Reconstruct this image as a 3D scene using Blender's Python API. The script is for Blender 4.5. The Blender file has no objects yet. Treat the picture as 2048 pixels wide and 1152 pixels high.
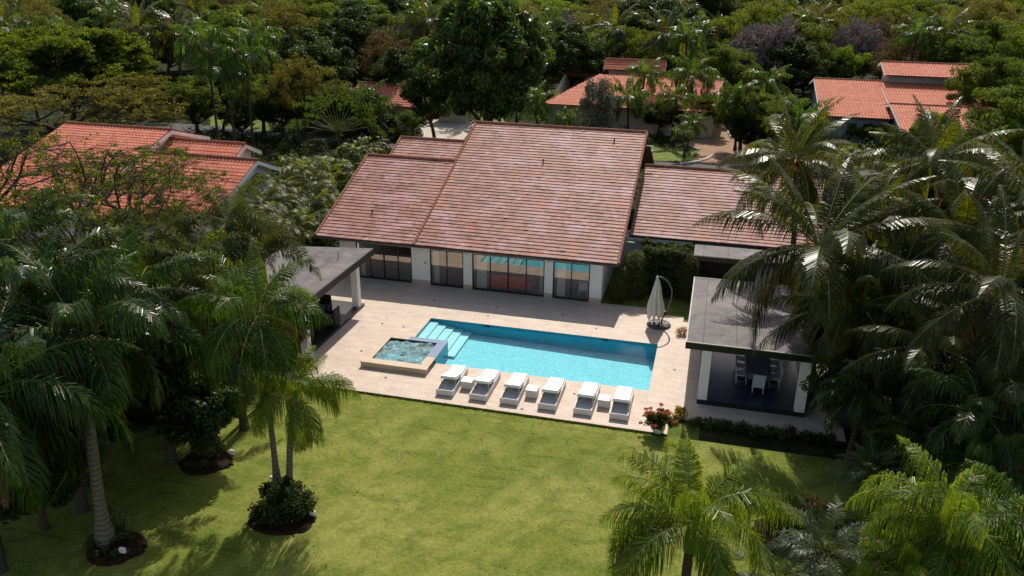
import bpy, math, random
import numpy as np
from math import sin, cos, pi, radians, atan2, hypot
random.seed(7)
scene = bpy.context.scene
COL = scene.collection
# ------------------------------------------------------------------ camera
H = 18.5
FPX, PITCH, YAW, ROLL = 1628.498, 0.3797264, -0.2433991, 0.0131374
_F = np.array([sin(YAW)*cos(PITCH), cos(YAW)*cos(PITCH), -sin(PITCH)])
_r = np.array([cos(YAW), -sin(YAW), 0.])
_u = np.cross(_r, _F)
_R = cos(ROLL)*_r+sin(ROLL)*_u
_U = -sin(ROLL)*_r+cos(ROLL)*_u
def at(x, y, z=0.):
    """world point at height z that the survey ray of photo pixel (x,y) meets"""
    d = _F*FPX+_R*(x-1024)+_U*(576-y)
    t = (z-H)/d[2]
    return np.array([0, 0, H])+d*t
def at_y(x, y, Y):
    d = _F*FPX+_R*(x-1024)+_U*(576-y)
    return np.array([0, 0, H])+d*(Y/d[1])
def make_camera():
    from mathutils import Matrix
    cd = bpy.data.cameras.new("camera"); cam = bpy.data.objects.new("camera", cd); COL.objects.link(cam)
    cd.sensor_width = 36; cd.lens = 36*FPX/2048; cd.clip_start = .5; cd.clip_end = 3000
    m = Matrix(((_R[0], _U[0], -_F[0], 0), (_R[1], _U[1], -_F[1], 0), (_R[2], _U[2], -_F[2], H), (0, 0, 0, 1)))
    cam.matrix_world = m; scene.camera = cam
make_camera()
# ------------------------------------------------------------------ light
L = np.array([.078, -1., -1.])
w = bpy.data.worlds.new("World"); scene.world = w; w.use_nodes = True
nt = w.node_tree; sky = nt.nodes.new("ShaderNodeTexSky"); sky.sky_type = 'NISHITA'; sky.sun_disc = False
sky.sun_elevation = radians(45); sky.sun_rotation = radians(-4.5); sky.dust_density = 1.0
bg = nt.nodes["Background"]; wm = nt.nodes.new('ShaderNodeMix'); wm.data_type = 'RGBA'; wm.blend_type = 'MULTIPLY'; wm.inputs[0].default_value = 1.; wm.inputs[7].default_value = (1.28, 1.11, .9, 1); nt.links.new(sky.outputs[0], wm.inputs[6]); nt.links.new(wm.outputs[2], bg.inputs[0]); bg.inputs[1].default_value = .15
sd = bpy.data.lights.new("sun", 'SUN'); sd.energy = 4.9; sd.angle = radians(.53); sd.color = (1, .93, .82)
so = bpy.data.objects.new("sun", sd); COL.objects.link(so)
from mathutils import Vector
so.rotation_euler = Vector(L).to_track_quat('-Z', 'Y').to_euler(); so.location = (0, 60, 60)
scene.view_settings.view_transform = 'Standard'; scene.view_settings.look = 'None'
scene.view_settings.exposure = 0
scene.cycles.max_bounces = 6; scene.cycles.transparent_max_bounces = 8
scene.cycles.diffuse_bounces = 2; scene.cycles.glossy_bounces = 3; scene.cycles.transmission_bounces = 3
scene.cycles.caustics_reflective = False; scene.cycles.caustics_refractive = False
# ------------------------------------------------------------------ node helpers
class NB:
    def __init__(s, name):
        s.m = bpy.data.materials.new(name); s.m.use_nodes = True; s.t = s.m.node_tree
        s.t.nodes.clear(); s.out = s.n("OutputMaterial")
    def n(s, kind, **kw):
        nd = s.t.nodes.new("ShaderNode"+kind)
        for k, v in kw.items():
            if hasattr(nd, k) and not k[0].isupper(): setattr(nd, k, v)
        return nd
    def l(s, a, b): s.t.links.new(a, b)
    def setv(s, sock, v):
        if hasattr(v, 'is_output') or isinstance(v, bpy.types.NodeSocket): s.l(v, sock)
        elif isinstance(v, (tuple, list)) and len(v) == 3 and sock.type == 'RGBA': sock.default_value = (*v, 1)
        else: sock.default_value = v
    def coord(s, kind='Object'): return s.n("TexCoord").outputs[kind]
    def mapping(s, vec, scale=(1, 1, 1), rot=(0, 0, 0)):
        m = s.n("Mapping"); s.l(vec, m.inputs[0]); m.inputs['Scale'].default_value = scale; m.inputs['Rotation'].default_value = rot
        return m.outputs[0]
    def noise(s, vec, scale, detail=3, rough=.55, dist=0.):
        n = s.n("TexNoise"); s.l(vec, n.inputs['Vector']); n.inputs['Scale'].default_value = scale
        n.inputs['Detail'].default_value = detail; n.inputs['Roughness'].default_value = rough; n.inputs['Distortion'].default_value = dist
        return n.outputs[0]
    def vor(s, vec, scale, feature='F1', out=0):
        n = s.n("TexVoronoi"); n.feature = feature; s.l(vec, n.inputs['Vector']); n.inputs['Scale'].default_value = scale
        return n.outputs[out]
    def ramp(s, f, stops):
        r = s.n("ValToRGB"); s.l(f, r.inputs[0]); e = r.color_ramp.elements
        while len(e) < len(stops): e.new(.5)
        for i, (p, c) in enumerate(stops):
            e[i].position = p; e[i].color = (c, c, c, 1) if not isinstance(c, (tuple, list)) else (*c, 1)
        return r.outputs[0]
    def mix(s, f, a, b, mode='MIX'):
        m = s.n("Mix"); m.data_type = 'RGBA'; m.blend_type = mode
        s.setv(m.inputs[0], f); s.setv(m.inputs[6], a); s.setv(m.inputs[7], b)
        return m.outputs[2]
    def math(s, op, a, b=0.):
        m = s.n("Math"); m.operation = op; s.setv(m.inputs[0], a); s.setv(m.inputs[1], b); return m.outputs[0]
    def attr(s, name, out='Fac'):
        a = s.n("Attribute"); a.attribute_name = name; return a.outputs[out]
    def bump(s, h, strength=.5, dist=.05):
        b = s.n("Bump"); s.l(h, b.inputs['Height']); b.inputs['Strength'].default_value = strength; b.inputs['Distance'].default_value = dist
        return b.outputs[0]
    def pbr(s, col, rough=.7, spec=.5, metal=0., normal=None):
        p = s.n("BsdfPrincipled"); s.setv(p.inputs['Base Color'], col); s.setv(p.inputs['Roughness'], rough)
        s.setv(p.inputs['Specular IOR Level'], spec); p.inputs['Metallic'].default_value = metal
        if normal is not None: s.l(normal, p.inputs['Normal'])
        return p.outputs[0]
    def done(s, sh): s.l(sh, s.out.inputs[0]); return s.m
def plain(name, col, rough=.7, spec=.4, metal=0., var=.12, scale=6., bump=.0):
    b = NB(name); c = b.coord(); n = b.noise(c, scale, 4)
    f = b.ramp(n, [(.3, 1-var), (.7, 1+var)])
    colr = b.mix(1., col, f, 'MULTIPLY')
    nm = b.bump(b.noise(c, scale*8, 3), bump, .02) if bump else None
    return b.done(b.pbr(colr, rough, spec, metal, nm))
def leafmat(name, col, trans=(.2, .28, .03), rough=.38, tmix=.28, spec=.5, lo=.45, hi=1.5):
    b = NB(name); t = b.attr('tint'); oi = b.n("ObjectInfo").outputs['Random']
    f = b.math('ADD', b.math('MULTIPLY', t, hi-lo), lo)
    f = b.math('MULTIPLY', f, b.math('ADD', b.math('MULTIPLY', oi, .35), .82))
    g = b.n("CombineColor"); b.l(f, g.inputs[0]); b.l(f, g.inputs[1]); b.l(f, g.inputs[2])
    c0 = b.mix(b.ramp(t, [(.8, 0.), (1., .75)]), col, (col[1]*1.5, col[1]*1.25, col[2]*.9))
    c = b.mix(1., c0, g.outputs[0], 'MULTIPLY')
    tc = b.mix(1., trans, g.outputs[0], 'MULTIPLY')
    p = b.pbr(c, rough, spec); tr = b.n("BsdfTranslucent"); b.l(tc, tr.inputs[0])
    m = b.n("MixShader"); m.inputs[0].default_value = tmix; b.l(p, m.inputs[1]); b.l(tr.outputs[0], m.inputs[2])
    return b.done(m.outputs[0])
# ------------------------------------------------------------------ object helpers
def tag(o, label=None, cat=None, group=None, kind=None):
    if label: o['label'] = label
    if cat: o['category'] = cat
    if group: o['group'] = group
    if kind: o['kind'] = kind
    return o
def link(name, me, parent=None, loc=(0, 0, 0), rz=0., sc=1.):
    o = bpy.data.objects.new(name, me); COL.objects.link(o); o.parent = parent
    o.location = tuple(loc); o.rotation_euler = (0, 0, rz); o.scale = (sc, sc, sc) if not isinstance(sc, (tuple, list)) else sc
    return o
def thing(name, loc, label, cat, group=None, rz=0.):
    o = link(name, None, None, loc, rz); return tag(o, label, cat, group)
def npmesh(name, V, Q, mats, mi=None, attrs=None, smooth=False):
    V = np.asarray(V, np.float32); Q = np.asarray(Q, np.int32); k = Q.shape[1]
    me = bpy.data.meshes.new(name); me.vertices.add(len(V)); me.vertices.foreach_set('co', V.ravel())
    me.loops.add(Q.size); me.loops.foreach_set('vertex_index', Q.ravel())
    me.polygons.add(len(Q)); me.polygons.foreach_set('loop_start', np.arange(0, Q.size, k, dtype=np.int32))
    me.polygons.foreach_set('loop_total', np.full(len(Q), k, np.int32))
    if mi is not None: me.polygons.foreach_set('material_index', np.asarray(mi, np.int32))
    me.polygons.foreach_set('use_smooth', np.full(len(Q), bool(smooth)))
    for m in (mats if isinstance(mats, (list, tuple)) else [mats]): me.materials.append(m)
    for k_, v in (attrs or {}).items():
        a = me.attributes.new(k_, 'FLOAT', 'FACE'); a.data.foreach_set('value', np.asarray(v, np.float32))
    me.update(calc_edges=True); return me
class MB:
    """collects polygons of one part"""
    def __init__(s): s.v = []; s.f = []; s.sm = []
    def add(s, vs, fs, sm=False):
        o = len(s.v); s.v += [tuple(map(float, v)) for v in vs]; s.f += [[i+o for i in f] for f in fs]; s.sm += [sm]*len(fs); return s
    def box(s, x0, x1, y0, y1, z0, z1, b=0.):
        if b > 0:
            i = b
            lv = []
            for z, q in ((z0, i), (z0+i, 0), (z1-i, 0), (z1, i)):
                c = i*.6
                x_0, x_1, y_0, y_1 = x0+q, x1-q, y0+q, y1-q
                lv.append([(x_0+c, y_0, z), (x_1-c, y_0, z), (x_1, y_0+c, z), (x_1, y_1-c, z), (x_1-c, y_1, z), (x_0+c, y_1, z), (x_0, y_1-c, z), (x_0, y_0+c, z)])
            vs = [v for r in lv for v in r]; fs = [[7, 6, 5, 4, 3, 2, 1, 0], [24+k for k in range(8)]]
            for r in range(3):
                for k in range(8): fs.append([r*8+k, r*8+(k+1) % 8, r*8+8+(k+1) % 8, r*8+8+k])
            return s.add(vs, fs)
        vs = [(x0, y0, z0), (x1, y0, z0), (x1, y1, z0), (x0, y1, z0), (x0, y0, z1), (x1, y0, z1), (x1, y1, z1), (x0, y1, z1)]
        return s.add(vs, [[3, 2, 1, 0], [4, 5, 6, 7], [0, 1, 5, 4], [1, 2, 6, 5], [2, 3, 7, 6], [3, 0, 4, 7]])
    def tube(s, pts, rad, n=8, cap=True):
        pts = [np.array(p, float) for p in pts]
        rads = rad if isinstance(rad, (list, tuple, np.ndarray)) else [rad]*len(pts)
        vs = []; prev = None
        for i, p in enumerate(pts):
            t = pts[min(i+1, len(pts)-1)]-pts[max(i-1, 0)]; t /= max(np.linalg.norm(t), 1e-9)
            if prev is None:
                a = np.array([1., 0, 0]) if abs(t[0]) < .8 else np.array([0, 1., 0])
            else: a = prev
            a = a-t*(a@t); a /= max(np.linalg.norm(a), 1e-9); prev = a; b = np.cross(t, a)
            for k in range(n):
                th = 2*pi*k/n; vs.append(p+rads[i]*(cos(th)*a+sin(th)*b))
        fs = []
        for i in range(len(pts)-1):
            for k in range(n): fs.append([i*n+k, i*n+(k+1) % n, (i+1)*n+(k+1) % n, (i+1)*n+k])
        s.add(vs, fs, True)
        if cap:
            m = (len(pts)-1)*n
            s.add(vs[:n], [list(range(n))[::-1]]); s.add(vs[m:], [list(range(n))])
        return s
    def lathe(s, prof, c=(0, 0, 0), n=16, wob=0.):
        vs = []
        for r, z in prof:
            for k in range(n):
                th = 2*pi*k/n; rr = r*(1+wob*sin(3*th+z*5)); vs.append((c[0]+rr*cos(th), c[1]+rr*sin(th), c[2]+z))
        fs = []
        for i in range(len(prof)-1):
            for k in range(n): fs.append([i*n+k, i*n+(k+1) % n, (i+1)*n+(k+1) % n, (i+1)*n+k])
        s.add(vs, fs, True)
        s.add(vs[-n:], [list(range(n))])
        return s
    def rot(s, ang, c=(0, 0)):
        ca, sa = cos(ang), sin(ang)
        s.v = [(c[0]+(x-c[0])*ca-(y-c[1])*sa, c[1]+(x-c[0])*sa+(y-c[1])*ca, z) for x, y, z in s.v]; return s
    def mesh(s, name, mat):
        me = bpy.data.meshes.new(name); me.from_pydata(s.v, [], s.f)
        me.polygons.foreach_set('use_smooth', s.sm)
        for m in (mat if isinstance(mat, (list, tuple)) else [mat]): me.materials.append(m)
        me.update(); return me
    def build(s, name, mat, parent=None, loc=(0, 0, 0), rz=0.):
        return link(name, s.mesh(name, mat), parent, loc, rz)
def rects(x0, x1, y0, y1, z, holes):
    xs = sorted({x0, x1, *[h[0] for h in holes], *[h[1] for h in holes]}); ys = sorted({y0, y1, *[h[2] for h in holes], *[h[3] for h in holes]})
    xs = [x for x in xs if x0 <= x <= x1]; ys = [y for y in ys if y0 <= y <= y1]
    m = MB(); vs = [(x, y, z) for y in ys for x in xs]; fs = []
    for j in range(len(ys)-1):
        for i in range(len(xs)-1):
            cx, cy = (xs[i]+xs[i+1])/2, (ys[j]+ys[j+1])/2
            if any(h[0] < cx < h[1] and h[2] < cy < h[3] for h in holes): continue
            a = j*len(xs)+i; fs.append([a, a+1, a+1+len(xs), a+len(xs)])
    return m.add(vs, fs)
def poly(pts, z): return MB().add([(p[0], p[1], z) for p in pts], [list(range(len(pts)))])
# ------------------------------------------------------------------ materials
def grassmat(name, c_lo, c_mid, c_hi):
    b = NB(name); c = b.coord()
    big = b.noise(c, .16, 5, .62, .4); med = b.noise(b.mapping(c, (1, 1.25, 1), (0, 0, radians(-22))), .75, 6, .68, .35)
    fine = b.noise(c, 26., 4, .75); mid = b.noise(c, 6.5, 5, .75); rows = b.noise(b.mapping(c, (.12, 2.4, 1), (0, 0, radians(-17))), 1.3, 5, .6, .8)
    col = b.mix(b.ramp(big, [(.42, 0.), (.58, 1.)]), c_mid, c_hi)
    col = b.mix(b.ramp(med, [(.36, .8), (.55, 0.)]), col, c_lo)
    col = b.mix(b.math('MULTIPLY', b.ramp(rows, [(.36, .6), (.43, 0.)]), b.ramp(big, [(.4, 1.), (.6, .1)])), col, tuple(x*.68 for x in c_lo))
    spots = b.ramp(b.noise(c, .8, 6, .72, .6), [(.28, .75), (.35, 0.)])
    col = b.mix(spots, col, (c_lo[0]*.5, c_lo[1]*.62, c_lo[2]))
    straw = b.ramp(b.noise(c, 1.9, 6, .8, .3), [(.58, 0.), (.74, .6)])
    col = b.mix(straw, col, (.30, .26, .10))
    wv = b.n('TexWave'); b.l(b.mapping(c, (1, 1, 1), (0, 0, radians(28))), wv.inputs[0]); wv.inputs['Scale'].default_value = .32; wv.inputs['Distortion'].default_value = 2.2; wv.inputs['Detail'].default_value = 3; wv.inputs['Detail Scale'].default_value = .8
    col = b.mix(1., col, b.ramp(wv.outputs[1], [(.2, .96), (.8, 1.03)]), 'MULTIPLY')
    col = b.mix(1., col, b.ramp(fine, [(.25, .62), (.75, 1.34)]), 'MULTIPLY')
    col = b.mix(1., col, b.ramp(mid, [(.3, .75), (.7, 1.22)]), 'MULTIPLY')
    h = b.math('ADD', fine, b.math('MULTIPLY', mid, .8))
    return b.done(b.pbr(col, .85, .15, 0, b.bump(h, .7, .05)))
M = {}
M['lawn'] = grassmat('lawn_grass', (.105, .15, .015), (.18, .212, .03), (.26, .268, .058))
M['lawn2'] = grassmat('verge_grass', (.07, .12, .014), (.12, .17, .025), (.17, .2, .035))
b = NB('ground_earth'); c = b.coord(); n = b.noise(c, .5, 5, .65); f = b.noise(c, 6, 4, .7)
col = b.ramp(n, [(.35, (.012, .018, .006)), (.55, (.03, .038, .012)), (.72, (.07, .055, .028))])
M['ground'] = b.done(b.pbr(b.mix(1., col, b.ramp(f, [(.3, .5), (.7, 1.4)]), 'MULTIPLY'), .95, .1, 0, b.bump(f, .8, .1)))
def stone_mat(name, base, dark, joint=.6, stain=True):
    b = NB(name); c = b.coord()
    br = b.n("TexBrick"); b.l(c, br.inputs['Vector']); br.inputs['Scale'].default_value = 1.; br.offset = .5
    br.inputs['Color1'].default_value = (1, 1, 1, 1); br.inputs['Color2'].default_value = (.9, .9, .9, 1); br.inputs['Mortar'].default_value = (.74, .71, .66, 1)
    br.inputs['Brick Width'].default_value = joint*1.5; br.inputs['Row Height'].default_value = joint; br.inputs['Mortar Size'].default_value = .008; br.inputs['Mortar Smooth'].default_value = .3
    n1 = b.noise(b.mapping(c, (1, 2.5, 1)), 1.1, 6, .7, .4); n2 = b.noise(c, .35, 4, .6); n3 = b.noise(c, 14, 4, .7)
    col = b.mix(b.ramp(n1, [(.3, .75), (.6, 0.)]), base, dark)
    col = b.mix(b.ramp(n2, [(.42, 0.), (.66, .5)]), col, (base[0]*1.02, base[1]*.93, base[2]*.84))
    if stain:
        col = b.mix(b.ramp(b.noise(b.mapping(c, (1.5, .8, 1)), .55, 7, .82, 1.5), [(.5, 0.), (.68, .55)]), col, (.66, .58, .50))
        col = b.mix(b.ramp(b.noise(c, 4.5, 7, .85, .5), [(.27, .8), (.36, 0.)]), col, (.30, .235, .2))
        col = b.mix(b.ramp(b.noise(c, 2.6, 6, .78, 1.2), [(.30, .7), (.38, 0.)]), col, (.3, .24, .2))
        col = b.mix(b.ramp(b.noise(c, .9, 6, .8, .8), [(.6, 0.), (.72, .3)]), col, (.55, .36, .26))
    col = b.mix(.8, col, br.outputs[0], 'MULTIPLY')
    col = b.mix(1., col, b.ramp(n3, [(.3, .9), (.7, 1.07)]), 'MULTIPLY')
    return b.done(b.pbr(col, .62, .35, 0, b.bump(n3, .15, .01)))
M['deck'] = stone_mat('travertine_paving', (.59, .475, .39), (.40, .295, .235))
M['coping'] = stone_mat('travertine_coping', (.58, .46, .34), (.47, .35, .25), .45, False)
M['cobble'] = None
b = NB('pale_cobble'); c = b.coord(); v = b.vor(c, 5., 'F1', 0); vc = b.vor(c, 5., 'F1', 1)
col = b.mix(b.ramp(v, [(.1, 0.), (.5, .6)]), (.66, .58, .47), (.36, .31, .25)); col = b.mix(.3, col, vc, 'MULTIPLY')
col = b.mix(b.ramp(b.noise(c, .5, 4), [(.4, 0.), (.7, .5)]), col, (.5, .46, .38))
M['cobble'] = b.done(b.pbr(col, .8, .3, 0, b.bump(v, .4, .03)))
b = NB('brick_drive'); c = b.coord(); br = b.n("TexBrick"); b.l(c, br.inputs['Vector']); br.inputs['Scale'].default_value = 1.
br.inputs['Color1'].default_value = (.36, .2, .12, 1); br.inputs['Color2'].default_value = (.28, .16, .1, 1); br.inputs['Mortar'].default_value = (.16, .11, .08, 1)
br.inputs['Brick Width'].default_value = .4; br.inputs['Row Height'].default_value = .2; br.inputs['Mortar Size'].default_value = .015
M['brickdrive'] = b.done(b.pbr(b.mix(1., br.outputs[0], b.ramp(b.noise(c, .7, 5, .7), [(.3, .7), (.7, 1.3)]), 'MULTIPLY'), .85, .2))
M['asphalt'] = plain('asphalt', (.09, .088, .088), .9, .2, var=.2, scale=1.5, bump=.3)
M['kerb'] = plain('kerb_concrete', (.55, .52, .46), .85, .2, var=.15, scale=2)
M['white'] = plain('white_stucco', (.90, .86, .82), .75, .25, var=.05, scale=1.2, bump=.15)
M['shadewhite'] = plain('shaded_white_stucco', (.62, .63, .63), .8, .2, var=.08, scale=1.2)  # shaded copy of the white stucco, dimmed in its colour
M['skirt'] = plain('stone_skirting', (.52, .42, .33), .7, .3, var=.1, scale=3)
M['black'] = plain('black_metal', (.012, .012, .013), .4, .5)
M['fascia'] = plain('dark_fascia', (.05, .035, .03), .6, .4)
M['gutter'] = plain('brown_gutter', (.10, .055, .04), .5, .4)
M['ridge'] = plain('clay_ridge', (.30, .12, .075), .8, .2, var=.3, scale=4, bump=.3)
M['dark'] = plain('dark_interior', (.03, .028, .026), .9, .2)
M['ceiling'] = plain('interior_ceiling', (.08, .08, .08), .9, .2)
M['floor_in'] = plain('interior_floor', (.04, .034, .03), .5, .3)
M['red'] = plain('red_upholstery', (.75, .02, .02), .8, .2, var=.15, scale=9)
M['curtain'] = plain('sheer_curtain', (.8, .78, .74), .9, .1)
M['cushion'] = plain('white_cushion', (.88, .86, .83), .85, .15, var=.06, scale=2.5, bump=.5)
M['wicker'] = plain('white_wicker', (.74, .70, .66), .8, .2, var=.1, scale=40, bump=.4)
M['slat'] = plain('grey_slats', (.6, .6, .62), .8, .2, var=.1, scale=20)
M['tabletop'] = plain('frosted_tabletop', (.72, .75, .74), .35, .4, var=.03)
M['chrome'] = plain('pale_metal', (.6, .6, .6), .35, .5, .6)
M['trim'] = plain('edge_trim', (.3, .29, .28), .5, .4)
M['canvas'] = plain('beige_canvas', (.66, .58, .50), .9, .1, var=.1, scale=5)
M['polegrey'] = plain('grey_pole', (.10, .11, .10), .5, .4, 0.)
M['weight'] = plain('umbrella_weight', (.09, .075, .075), .7, .3, var=.25, scale=5)
M['stonefloor'] = plain('blue_slate_floor', (.02, .026, .062), .3, .4, var=.2, scale=2)
M['tablecloth'] = plain('slate_tablecloth', (.12, .12, .15), .8, .2)
M['chairwhite'] = plain('white_chair_weave', (.55, .57, .6), .8, .2, var=.08, scale=14)
M['chairdark'] = plain('dark_wicker', (.02, .018, .018), .7, .3)
M['seatpad'] = plain('grey_seat_pad', (.32, .32, .34), .9, .1)
M['potwhite'] = plain('white_pot', (.66, .62, .57), .6, .3)
M['lamp'] = plain('white_lamp', (.75, .75, .75), .4, .4)
M['mulch'] = plain('red_mulch', (.028, .015, .009), .95, .1, var=.5, scale=14, bump=.8)
M['drain'] = plain('bronze_drain', (.1, .07, .05), .6, .4)
M['teal'] = plain('teal_plastic', (.01, .3, .38), .5, .4)
M['greenwall'] = plain('shutter_blue_grey', (.24, .29, .34), .7, .3, var=.15, scale=1)
M['husk'] = plain('orange_petiole', (.42, .2, .07), .7, .3, var=.3, scale=5)
M['coconut'] = plain('green_coconut', (.35, .2, .04), .5, .4, var=.3, scale=6)
# membrane roof
b = NB('roof_membrane'); c = b.coord()
br = b.n("TexBrick"); b.l(b.mapping(c, (1, 1, 1), (0, 0, pi/2)), br.inputs['Vector']); br.inputs['Scale'].default_value = 1.; br.offset = .37
br.inputs['Color1'].default_value = (1, 1, 1, 1); br.inputs['Color2'].default_value = (.74, .76, .8, 1); br.inputs['Mortar'].default_value = (.28, .28, .3, 1)
br.inputs['Brick Width'].default_value = 3.1; br.inputs['Row Height'].default_value = 1.45; br.inputs['Mortar Size'].default_value = .022; br.inputs['Mortar Smooth'].default_value = .2
n1 = b.noise(c, .8, 6, .7, .6); n2 = b.noise(c, 3.5, 6, .75)
col = b.mix(b.ramp(n1, [(.35, 0.), (.62, 1.)]), (.07, .065, .068), (.185, .155, .155)); col = b.mix(1., col, br.outputs[0], 'MULTIPLY')
col = b.mix(b.ramp(n2, [(.28, .7), (.4, 0.)]), col, (.07, .06, .06)); col = b.mix(b.ramp(n2, [(.6, 0.), (.7, .4)]), col, (.34, .31, .30))
M['membrane'] = b.done(b.pbr(col, .72, .35, 0, b.bump(n2, .2, .01)))
# clay flat tile
b = NB('flat_clay_tile'); c = b.coord(); t = b.attr('tint'); h = b.attr('hue')
big = b.noise(c, .55, 4, .65)
col = b.ramp(t, [(0., (.17, .065, .042)), (.25, (.26, .105, .075)), (.55, (.33, .145, .11)), (.85, (.39, .19, .155)), (1., (.47, .29, .26))])
lil = b.math('ADD', b.math('MULTIPLY', h, .45), b.math('MULTIPLY', b.math('SUBTRACT', big, .48), 3.8))
col = b.mix(b.ramp(lil, [(.35, 0.), (.9, .8)]), col, (.46, .27, .29))
ora = b.math('ADD', b.math('MULTIPLY', h, .55), b.math('MULTIPLY', b.math('SUBTRACT', b.noise(b.mapping(c, (1.2, 1.2, 1)), .75, 5, .75, .4), .5), 3.))
col = b.mix(b.ramp(ora, [(.48, 0.), (.9, .9)]), col, (.50, .15, .05))
dirt = b.noise(c, 1.7, 7, .8); col = b.mix(b.ramp(dirt, [(.24, .55), (.33, 0.)]), col, (.2, .1, .075))
M['tile'] = b.done(b.pbr(b.mix(1., col, b.ramp(b.noise(c, 18, 3, .7), [(.3, .88), (.7, 1.1)]), 'MULTIPLY'), .65, .3))
# barrel tile
def barrelmat(name, c0, c1, dirt=.4):
    b = NB(name); c = b.coord(); t = b.attr('tint')
    col = b.mix(t, c0, c1); col = b.mix(b.ramp(b.noise(c, 2.2, 6, .8), [(.5, 0.), (.75, .5)]), col, (c1[0]*.9, c1[1]*1.7, c1[2]*1.9)); n = b.noise(c, 1.3, 6, .75)
    col = b.mix(b.ramp(n, [(.3, dirt*1.3), (.43, 0.)]), col, (.16, .07, .045)); col = b.mix(b.ramp(b.noise(c, .4, 3), [(.5, 0.), (.7, .35)]), col, (c1[0]*1.05, c1[1]*1.25, c1[2]*1.4))
    return b.done(b.pbr(col, .72, .22))
M['barrel'] = barrelmat('coral_barrel_tile', (.50, .125, .07), (.60, .19, .115))
M['barrel2'] = barrelmat('orange_barrel_tile', (.47, .12, .06), (.58, .185, .105), .25)
# glass
b = NB('window_glass'); tr = b.n("BsdfTransparent"); tr.inputs[0].default_value = (.86, .9, .88, 1); gl = b.n("BsdfGlossy"); gl.inputs['Roughness'].default_value = .0; gl.inputs['Color'].default_value = (.95, .93, .88, 1)
lw = b.n("LayerWeight"); lw.inputs[0].default_value = .3
m = b.n("MixShader"); b.l(b.math('ADD', b.math('MULTIPLY', lw.outputs[1], .3), .29), m.inputs[0]); b.l(tr.outputs[0], m.inputs[1]); b.l(gl.outputs[0], m.inputs[2])
M['glass'] = b.done(m.outputs[0])
# pool
b = NB('pool_plaster'); c = b.coord(); v1 = b.noise(b.mapping(c, (1, 1.5, 1)), 3.2, 5, .65, 2.2); n = b.noise(c, 9, 5, .8, 1.5)
col = b.mix(b.ramp(v1, [(.38, 0.), (.62, 1.)]), (.30, .66, .72), (.52, .82, .86))  # mottling stands in for water shimmer, painted into the plaster
col = b.mix(1., col, b.ramp(n, [(.3, .8), (.7, 1.2)]), 'MULTIPLY')
M['poolfloor'] = b.done(b.pbr(col, .8, .2))
M['poolwall'] = plain('pool_wall_shaded_plaster', (.06, .50, .66), .8, .2, var=.1, scale=3)  # deeper teal than the floor, the walls' shade put into the colour
b = NB('pool_step_plaster'); c = b.coord(); M['poolstep'] = b.done(b.pbr(b.mix(b.ramp(b.noise(c, 6, 3), [(.3, 0.), (.7, 1.)]), (.78, .86, .88), (.86, .92, .93)), .8, .2))
b = NB('blue_mosaic'); c = b.coord(); br = b.n("TexBrick"); b.l(c, br.inputs['Vector']); br.offset = 0.; br.inputs['Scale'].default_value = 1.
br.inputs['Color1'].default_value = (.10, .16, .30, 1); br.inputs['Color2'].default_value = (.17, .24, .38, 1); br.inputs['Mortar'].default_value = (.3, .35, .42, 1)
br.inputs['Brick Width'].default_value = .12; br.inputs['Row Height'].default_value = .12; br.inputs['Mortar Size'].default_value = .012
M['mosaic'] = b.done(b.pbr(br.outputs[0], .25, .5))
b = NB('tealtile'); c = b.coord(); M['tealtile'] = b.done(b.pbr(b.mix(b.noise(c, 9, 2), (.0, .20, .32), (.01, .32, .44)), .3, .5))
b = NB('pool_water'); c = b.coord(); n1 = b.noise(b.mapping(c, (1, 1.6, 1)), 2.2, 4, .6, .5)
tr = b.n("BsdfTransparent"); tr.inputs[0].default_value = (.66, .93, .97, 1)
gl = b.n("BsdfGlossy"); gl.inputs['Roughness'].default_value = .05; nrm = b.bump(n1, .22, .05); b.l(nrm, gl.inputs['Normal'])
fr = b.n("Fresnel"); fr.inputs[0].default_value = 1.33; b.l(nrm, fr.inputs['Normal'])
m = b.n("MixShader"); b.l(b.math('MULTIPLY', fr.outputs[0], .6), m.inputs[0]); b.l(tr.outputs[0], m.inputs[1]); b.l(gl.outputs[0], m.inputs[2]); M['water'] = b.done(m.outputs[0])
b = NB('spa_water'); c = b.coord(); n1 = b.noise(b.mapping(c, (1, 1.3, 1)), 1.9, 7, .72, 1.6); n2 = b.noise(c, 7, 5, .75, 1.)
tr = b.n("BsdfTransparent"); tr.inputs[0].default_value = (.62, .9, .88, 1); gl = b.n("BsdfGlossy"); gl.inputs['Roughness'].default_value = .12
nrm = b.bump(n2, .8, .12); b.l(nrm, gl.inputs['Normal'])
m = b.n("MixShader"); m.inputs[0].default_value = .12; b.l(tr.outputs[0], m.inputs[1]); b.l(gl.outputs[0], m.inputs[2])
foam = b.n("BsdfDiffuse"); b.l(b.mix(b.ramp(n2, [(.35, 0.), (.65, 1.)]), (.16, .55, .60), (.66, .88, .90)), foam.inputs[0]); b.l(nrm, foam.inputs['Normal'])
m2 = b.n("MixShader"); b.l(b.ramp(n1, [(.40, .15), (.55, .5), (.72, .85)]), m2.inputs[0]); b.l(m.outputs[0], m2.inputs[1]); b.l(foam.outputs[0], m2.inputs[2]); M['spawater'] = b.done(m2.outputs[0])
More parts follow.
